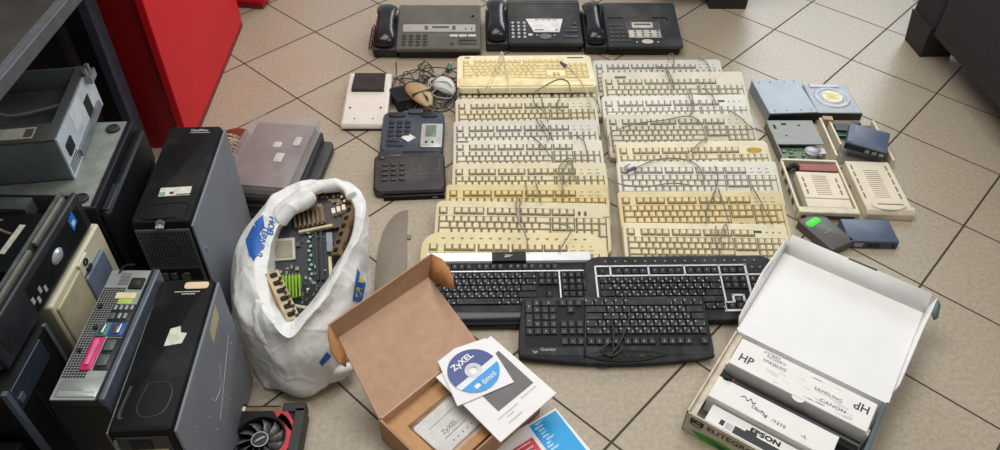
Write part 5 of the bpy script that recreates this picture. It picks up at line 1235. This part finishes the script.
# ------------------------------------------------------------------ white box with toner boxes
h = .07
t = thing('white_box', 'open white printed box with lid laid back, full of long white boxes', 'box', (.596, 1.184, 0), R(-34.93)); Lb, D, LL = .361, .284, .326
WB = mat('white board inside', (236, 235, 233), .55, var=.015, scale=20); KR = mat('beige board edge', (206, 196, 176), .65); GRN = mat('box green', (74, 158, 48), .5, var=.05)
MB().box(0, Lb, -D, 0, 0, .003).build('bottom', WB, t)
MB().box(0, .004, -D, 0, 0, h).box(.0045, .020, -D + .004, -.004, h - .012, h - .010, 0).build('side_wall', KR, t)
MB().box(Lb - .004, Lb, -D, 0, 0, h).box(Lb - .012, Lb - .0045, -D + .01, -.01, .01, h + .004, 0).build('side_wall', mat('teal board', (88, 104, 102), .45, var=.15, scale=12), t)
MB().box(0, Lb, -.004, 0, 0, h).build('back_wall', WB, t)
fw = MB().box(0, Lb, -D, -D + .004, 0, h).build('front_wall', mat('printed board', (198, 192, 172), .55), t)
FM = lambda x, z: TM(x, -D - .0006, z, 0, PI / 2)
mb = MB(); mb.text('ELITEGROUP', .021, FM(.052, .044), sx=1.15, bold=.0005); mb.build('lettering', mat('olive ink', (66, 64, 52), .6), fw, fix=False)
mb = MB(); mb.text('ECS', .018, FM(.013, .046), sx=1.05, bold=.0012); mb.ring(.028, .008, 0, .012, .0145, 24, M=FM(.0, .040) @ Matrix.Diagonal((1, .45, 1, 1))); mb.build('emblem', INK, fw, fix=False)
mb = MB(); mb.add([(.020, -D - .0005, .016), (.060, -D - .0005, .026), (Lb, -D - .0005, .020), (Lb, -D - .0005, 0), (.05, -D - .0005, 0)], [(0, 1, 2, 3, 4)]); mb.add([(.06, -D - .0008, .018), (.16, -D - .0008, .012), (Lb, -D - .0008, .010), (Lb, -D - .0008, 0), (.10, -D - .0008, 0)], [(0, 1, 2, 3, 4)], 1); mb.build('green_swoosh', [GRN, mat('box dark green', (30, 100, 52), .5)], fw, fix=False)
lz = .060
lm = TM(0, 0, h - .001, 0, R(-.6))
mb = MB(lm); mb.box(0, Lb, 0, LL, -.002, .001); lid = mb.build('lid', WB, t)
mb = MB(lm); mb.add([(0, LL, .001), (Lb, LL, .001), (Lb - .002, LL + .022, .050), (.002, LL + .022, .050)], [(0, 1, 2, 3)]); lw = mb.build('lid_front_wall', WB, lid, solid=.003)
mb = MB(lm); mb.add([(Lb * .42, LL + .0200, .044), (Lb * .62, LL + .0200, .044), (Lb * .62, LL + .0215, .053), (Lb * .42, LL + .0215, .053)], [(0, 1, 2, 3)]); mb.build('lid_slot', mat('slot grey', (88, 96, 94), .6), lw, solid=.002)
mb = MB(lm); mb.add([(0, .01, .001), (0, LL, .001), (-.006, LL + .018, .045), (-.014, LL * .55, .040), (-.008, .03, .014)], [(0, 1, 2, 3, 4)]); mb.build('lid_side_wall', WB, lid, solid=.003)
mb = MB(lm); mb.add([(Lb, .03, .001), (Lb, LL, .001), (Lb + .012, LL + .02, .045), (Lb + .010, LL * .8, .018), (Lb + .006, .06, .008)], [(0, 1, 2, 3, 4)]); mb.build('lid_side_wall', WB, lid, solid=.003)
mb = MB(lm); mb.add([(Lb + .012, LL + .02, .045), (Lb + .024, LL + .005, .040), (Lb + .030, LL - .025, .025), (Lb + .024, LL - .032, .018), (Lb + .010, LL - .02, .030)], [(0, 1, 2, 3, 4)]); mb.build('lid_tab', mat('teal board', (88, 104, 102), .45), lid, solid=.002)
BXW = _W[t.name]
GX = 'long white boxes in the white printed box'
def inbox(name, label, cat, x, y, z, rz=0, group=None, rx=0): return thing(name, label, cat, BXW @ Vector((x, y, z)), R(-34.93) + rz, group, rx)
WBX = mat('carton white', (236, 234, 230), .6, var=.02)
t = inbox('toner_box', 'long white box printed HP at both ends, at the back of the white box', 'toner box', .025, -.122, .004, R(0), GX)
BL_, BD_, BH_ = .315, .085, .088
MB().box(0, BL_, 0, BD_, 0, BH_).build('carton', WBX, t, bevel=.0015)
mb = MB(); mb.text('HP', .032, TM(.014, .020, BH_ + .0004), sx=.85, bold=.0005); mb.text('HP', .032, TM(BL_ - .010, .066, BH_ + .0004, PI), sx=.85, bold=.0005)
mb.text('CANON', .013, TM(.262, .030, BH_ + .0004, PI), sx=1.2) if False else mb.text('CANON', .013, TM(.205, .018, BH_ + .0004), sx=1.2)
mb.text('SAMSUNG', .012, TM(.185, .042, BH_ + .0004), sx=1.15); mb.text('SAMSUNG', .011, TM(.118, .058, BH_ + .0004, PI), sx=1.1); mb.text('CANON', .011, TM(.112, .072, BH_ + .0004, PI), sx=1.1); mb.text('XEROX', .011, TM(.096, .081, BH_ + .0004, PI), sx=1.1)
mb.build('lettering', mat('dark print', (64, 62, 62), .6), t, fix=False)
mb = MB(); rn = random.Random(9)
for k in range(34):
    x, y = rn.uniform(.055, .29), rn.uniform(.008, .076); w_ = rn.uniform(.012, .035)
    if x < .06 or x > .275: continue
    mb.box(x, min(x + w_, .28), y, y + .0018, BH_, BH_ + .0004)
mb.build('fine_print', mat('faint print', (212, 210, 208), .6), t)
MB().prism([(.014 * math.cos(a * PI / 10), .011 * math.sin(a * PI / 10)) for a in range(-10, 1)], 0, .001, 0, M=TM(.165, -.0012, BH_ - .001, 0, PI / 2 * 0)).build('thumb_tab', WBX, t)
mb = MB(); mb.box(BL_ - .004, BL_ + .006, .002, .02, .002, BH_ - .012); mb.box(-.004, .004, .000, .018, .03, BH_ - .008); mb.build('end_flap', mat('carton flap', (224, 220, 210), .6), t)
t = inbox('drum_cartridge', 'long black drum lying between the two long white boxes', 'drum', .038, -.142, .055, R(0))
mb = MB(); mb.tube([(0, 0, 0), (.30, 0, 0)], .014, 16, sm=0); mb.build('drum', mat('gloss drum', (30, 29, 31), .25), t)
mb = MB(); mb.tube([(-.016, 0, 0), (0, 0, 0)], .016, 14, sm=0); mb.tube([(.012, 0, 0), (.016, 0, 0)], .0145, 14, sm=0, m=1); mb.build('end_gear', [INK, mat('maroon ring', (120, 40, 44), .4)], t)
mb = MB(); mb.box(.02, .30, -.018, -.010, -.02, .006); mb.build('blade_rail', DARK, t)
t = inbox('toner_box', 'long white box with handwritten marks, in the middle of the white box', 'toner box', .022, -.224, .022, R(.4), GX)
MB().box(0, .275, 0, .064, 0, .058).build('carton', WBX, t, bevel=.0015)
mb = MB(); mb.text('Oki / Brother 120', .017, TM(.085, .020, .0584, R(-2)), sx=.9) if False else None
mb = MB(); P = lambda x, y: (x, y, .0586)
mb.text('Oki/Pag', .0125, TM(.090, .026, .0585, R(-10)), sx=1.0, bold=.0001); mb.text('/1210', .0125, TM(.140, .017, .0585, R(-4)), sx=1.1, bold=.0001); mb.text('~L', .012, TM(.205, .016, .0585, R(6)), bold=.0001)
mb.tube([P(.062, .038), P(.070, .044), P(.078, .036), P(.084, .046), P(.090, .036), P(.096, .042)], .0009, 4); mb.build('handwriting', INK, t, fix=False)
mb = MB(); mb.box(.010, .022, .060, .072, .03, .058); mb.tube([(.012, .066, .058), (.020, .066, .064), (.028, .066, .058)], .004, 6); mb.build('torn_corner', mat('torn dark corner', (40, 38, 36), .7), t)
t = inbox('toner_box', 'white box with black window picture, nearest the printed front wall', 'toner box', .040, -.277, .020, R(0), GX)
MB().box(0, .30, 0, .048, 0, .046).build('carton', WBX, t, bevel=.0015)
mb = MB(); mb.text('EPSON', .017, TM(.092, .030, .0465), sx=1.3, bold=.0008); mb.build('lettering', INK, t, fix=False)
mb = MB(); mb.box(.030, .040, .008, .022, .046, .0466); mb.box(.062, .22, .004, .024, .046, .0466); mb.box(.085, .11, .006, .030, .046, .0468); mb.build('black_picture', mat('picture black', (46, 46, 48), .5), t)
mb = MB(); mb.box(.044, .060, .006, .022, .046, .0466); mb.build('grey_picture', mat('grey picture', (196, 198, 200), .5), t)

# ------------------------------------------------------------------ drives and network gear at the right
def fq(pts, z):
    P = [at(x, y, z) for x, y in pts]; e = (P[1] - P[0]) + (P[2] - P[3]); return P, math.atan2(e.y, e.x)
SG = mat('blue grey steel', (150, 160, 166), .45, .2, var=.06, scale=15)
# optical drive, front towards camera
P, yw = fq([(770, 116), (816, 110), (803, 80), (754, 80)], .04)
c = (P[0] + P[1]) / 2
t = thing('optical_drive', 'grey metal optical drive with black front, furthest left of the drives', 'disk drive', (1.005, 2.125, 0), R(4))
MB().box(-.083, .083, .004, .205, 0, .042).build('casing', SG, t, bevel=.002)
MB().box(-.084, .084, -.003, .005, 0, .043).build('front_bezel', BLACK, t, bevel=.002)
mb = MB(); mb.box(-.07, .07, -.005, -.003, .022, .0235); mb.rbox(-.008, .008, -.003, .003, 0, .003, .001, .0005, M=TM(.06, -.003, .010, 0, PI / 2)); mb.build('tray_slot', DARK, t)
mb = MB()
for x in (-.06, -.02, .03, .065): mb.lathe([(.003, .042), (.003, .0432)], x, .02, 8); mb.lathe([(.003, .042), (.003, .0432)], x, .19, 8)
mb.build('screw', mat('dark screw', (92, 98, 102), .4, .5), t)
t = thing('hard_drive', 'silver drive with raised round plate and yellow sticker', 'disk drive', (1.170, 2.15, 0), R(0))
MB().box(-.077, .077, 0, .175, 0, .030).build('casing', mat('silver drive', (176, 182, 186), .55, .1, var=.05), t, bevel=.004)
mb = MB(); mb.lathe([(.062, .030), (.058, .034), (.050, .034), (.046, .031), (.042, .031), (.038, .034), (.03, .035)], 0, .088, 36); mb.box(-.060, .045, .148, .168, .030, .034, i=.002); mb.build('raised_plate', mat('bright drive plate', (186, 192, 196), .5, .15), t)
mb = MB(); mb.disk(0, .088, .0354, .034, 30); mb.build('sticker', mat('pale yellow sticker', (236, 232, 190), .5), t)
mb = MB()
for k in range(5): mb.box(-.022 + (k % 2) * .006, .020 - (k % 3) * .006, .072 + k * .0075, .0755 + k * .0075, .0354, .0358)
mb.build('sticker_print', mat('yellow print ink', (206, 188, 40), .5), t)
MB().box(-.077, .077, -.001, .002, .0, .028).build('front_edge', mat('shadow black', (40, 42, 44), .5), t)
# opened drive
IV = mat('ivory plastic', (222, 211, 186), .5, var=.06, scale=14)
t = thing('opened_drive', 'opened drive with perforated grey plate and green board, in front of the grey optical drive', 'disk drive', (1.000, 1.905, 0), R(1))
mb = MB(); mb.box(-.090, .066, .0, .195, 0, .006); mb.box(-.090, -.086, 0, .195, 0, .030); mb.build('tray', mat('grey tray', (124, 122, 112), .5, .3), t)
mb = MB(); mb.box(-.086, .064, .070, .198, .026, .030); mb.build('cover_plate', mat('pale steel plate', (154, 157, 152), .6, 0, var=.05), t)
pl = bpy.context.scene.objects[-1]
mb = MB(); mb.box(-.066, -.058, .155, .178, .030, .0304, M=TM(0, 0, 0, R(3))); mb.box(-.045, -.028, .172, .182, .030, .0304); mb.disk(.012, .17, .0304, .005, 10); mb.disk(-.045, .115, .0304, .004, 10); mb.build('plate_holes', DARK, pl)
MB().box(-.084, .0, .012, .068, .012, .015).build('circuit_board', mat('green board', (84, 122, 86), .5, var=.3, scale=60), t)
mb = MB(); rn = random.Random(4)
for k in range(18): x, y = rn.uniform(-.08, .05), rn.uniform(.015, .06); mb.box(x, x + .01, y, y + .008, .010, rn.uniform(.018, .024))
mb.build('small_components', mat('mixed parts', (124, 118, 104), .5, var=.4, scale=70), t)
mb = MB(); mb.lathe([(.024, .006), (.024, .022), (.018, .026)], .02, .045, 20); mb.box(.02, .062, .03, .06, .006, .022); mb.build('motor', mat('pale motor', (160, 160, 164), .4, .3), t)
# ivory frame with boards (open caddy)
t = thing('drive_caddy', 'ivory open drive frame with green board, under the slate router', 'drive caddy', (1.178, 1.905, 0), R(-4))
mb = MB(); mb.box(-.098, .078, 0, .20, 0, .004); mb.build('base', mat('grey tray', (124, 122, 112), .5, .3), t)
for (a, b_, c_, d_) in ((-.100, -.092, 0, .215), (-.072, -.065, .06, .215), (.074, .082, -.01, .215)):
    mb = MB(); mb.prof([(c_, 0), (c_, .036), (d_, .026), (d_, 0)], a, b_); mb.build('rail', IV, t, bevel=.001)
mb = MB(); mb.box(-.06, .07, .135, .20, .01, .014); mb.build('circuit_board', mat('deep green board', (44, 94, 72), .5, var=.3, scale=60), t)
mb = MB(); mb.box(-.055, .0, .155, .195, .014, .022); mb.box(.01, .06, .16, .172, .014, .024); mb.box(.0, .03, .185, .195, .014, .03); mb.build('chips', mat('dark chips', (40, 56, 50), .5, var=.3), t)
mb = MB(); mb.box(-.092, -.060, .195, .215, .01, .034); mb.build('corner_bracket', mat('tan bracket', (170, 146, 108), .5), t)
# slate box router tilted on it
c = at(867, 140, .05)
t = thing('router', 'slate blue flat router lying tilted on the ivory drive frame', 'router', (c.x, c.y, .036), R(-24), 'small network boxes', R(4), R(2))
RB = mat('slate blue plastic', (78, 90, 112), .42, var=.08, dust=((130, 136, 146), 12, .2))
MB().rbox(-.062, .062, -.052, .052, 0, .026, .004, .003).build('casing', RB, t)
mb = MB(); mb.box(-.062, .06, -.0535, -.051, .003, .022); mb.build('port_face', mat('dark port face', (32, 34, 42), .45), t)
mb = MB()
for k in range(3): mb.box(-.0 + k * .021, .014 + k * .021, -.055, -.053, .006, .017)
mb.build('network_port', mat('port steel', (168, 170, 168), .4, .4), t)
MB().box(-.061, -.045, -.045, .045, .026, .0275).build('ridge', mat('slate ridge', (92, 102, 120), .4), t)
# mobile racks
def vents(mb, x, z, rows, y0, dy, w_, th_=.002):
    for k in range(rows): mb.box(x - w_ / 2, x + w_ / 2, y0 + k * dy, y0 + k * dy + th_, z, z + .0006)
t = thing('hard_drive_rack', 'ivory hard drive rack with red ribbon cable behind its vented cover', 'drive caddy', (.982, 1.655, 0), R(-2.5), 'ivory hard drive racks')
MB().box(-.085, .085, 0, .235, 0, .004).build('base', mat('grey tray', (124, 122, 112), .5, .3), t)
for a, b_ in ((-.092, -.085), (.078, .085)): mb = MB(); mb.prof([(0, 0), (0, .034), (.235, .030), (.235, 0)], a, b_); mb.build('rail', IV, t, bevel=.001)
mb = MB()
for k in range(4): mb.box(-.0925, -.0915, .04 + k * .045, .065 + k * .045, .010, .026)
mb.build('rail_slots', mat('slot brown', (92, 80, 64), .7), t)
MB().box(-.060, .072, .055, .175, .004, .034).build('vented_cover', IV, t, bevel=.002)
cv = bpy.context.scene.objects[-1]
mb = MB(); vents(mb, .004, .034, 11, .070, .0085, .045, .0015)
for k in range(3): mb.box(-.048, -.043, .072 + k * .028, .092 + k * .028, .034, .0346); mb.box(.052, .057, .072 + k * .028, .092 + k * .028, .034, .0346)
mb.build('vent_holes', mat('vent brown', (128, 112, 88), .7), cv)
MB().box(-.060, .072, .016, .054, .004, .032).build('front_cover', IV, t, bevel=.002)
mb = MB(); mb.box(-.092, .085, -.012, .012, 0, .036); fr_ = mb.build('front_frame', mat('ivory front', (214, 204, 178), .5), t, bevel=.003)
mb = MB(); mb.lathe([(.007, 0), (.007, .002)], 0, 0, 12, M=TM(-.076, -.012, .018, 0, PI / 2)); mb.box(-.055, .070, -.0135, -.011, .010, .024); mb.build('front_opening', mat('opening dark', (84, 74, 58), .7), fr_)
mb = MB(); mb.box(-.040, .075, .190, .222, .004, .028); mb.build('red_ribbon_connector', mat('dull red', (150, 84, 72), .55, var=.1), t)
mb = MB(); mb.tube([(-.075, .20, .02), (-.055, .215, .026), (-.035, .205, .02)], .008, 8); mb.build('black_lead', INK, t)
mb = MB(); mb.box(-.09, .083, .232, .240, 0, .032); mb.build('rear_bar', IV, t)
t = thing('hard_drive_rack', 'ivory hard drive rack with closed vented lid and handle, at the right end', 'drive caddy', (1.160, 1.665, 0), R(-2), 'ivory hard drive racks')
MB().box(-.066, .070, .01, .225, 0, .030).build('casing', IV, t, bevel=.003)
cv = bpy.context.scene.objects[-1]
mb = MB(); vents(mb, .0, .030, 14, .055, .0095, .045, .0015)
for k in range(5): mb.box(-.056, -.051, .05 + k * .033, .074 + k * .033, .030, .0306); mb.box(.050, .055, .05 + k * .033, .074 + k * .033, .030, .0306)
mb.build('vent_holes', mat('vent brown', (128, 112, 88), .7), cv)
mb = MB(); mb.prof([(-.012, 0), (-.014, .022), (-.004, .034), (.012, .034), (.012, 0)], -.068, .074); mb.build('front_frame', mat('ivory front', (214, 204, 178), .5), t, bevel=.003)
mb = MB(); mb.prism([(.05 * math.cos(a), .022 * math.sin(a)) for a in [PI + PI * k / 12 for k in range(13)]], .034, .038, .001, M=TM(0, .014, 0)); mb.build('handle', mat('ivory handle', (226, 218, 198), .45), t)
mb = MB(); mb.box(-.03, .045, .010, .020, .0345, .036); mb.build('handle_gap', mat('opening dark', (84, 74, 58), .7), t)
# boxes at the front
t = thing('router', 'slate blue router with two network ports, on the floor beside the white lid', 'router', (1.072, 1.535, 0), R(-1), 'small network boxes')
MB().rbox(-.070, .070, 0, .092, 0, .028, .004, .003).build('casing', RB, t)
mb = MB(); mb.box(-.068, .068, -.0015, .001, .002, .025); pf = mb.build('port_face', mat('slate face', (60, 70, 92), .45), t)
mb = MB(); mb.box(-.055, -.030, -.003, -.001, .008, .021); mb.build('serial_port', mat('port steel', (168, 170, 168), .4, .4), pf)
for x in (-.015, .004): mb = MB(); mb.box(x, x + .014, -.003, -.001, .007, .020); mb.build('network_port', INK, pf)
mb = MB(); mb.lathe([(.005, 0), (.005, .002)], 0, 0, 12, M=TM(.056, -.0015, .013, 0, PI / 2)); mb.build('power_jack', INK, pf)
P, yw = fq([(827, 249), (851, 240), (829, 216), (802, 217)], .028)
c = sum(P, Vector()) / 4; t = thing('network_switch', 'small dark grey box with fluorescent green sticker, by the white lid', 'switch', (c.x - .003, c.y, 0), R(28), 'small network boxes')
MB().rbox(-.043, .043, -.068, .068, 0, .028, .005, .003).build('casing', mat('dark taupe plastic', (84, 80, 76), .45, var=.1), t)
MB().rbox(-.028, .024, .030, .054, .028, .029, .010, .0003, M=TM(0, 0, 0, R(8))).build('green_sticker', mat('fluorescent green', (70, 230, 60), .5, var=.02), t)
mb = MB(); mb.text('WAN', .012, TM(-.012, -.012, .0284, R(8)), bold=.0002); mb.text('10/100', .009, TM(-.016, -.026, .0284, R(8))); mb.build('lettering', mat('dim print', (140, 138, 132), .5), t, fix=False)
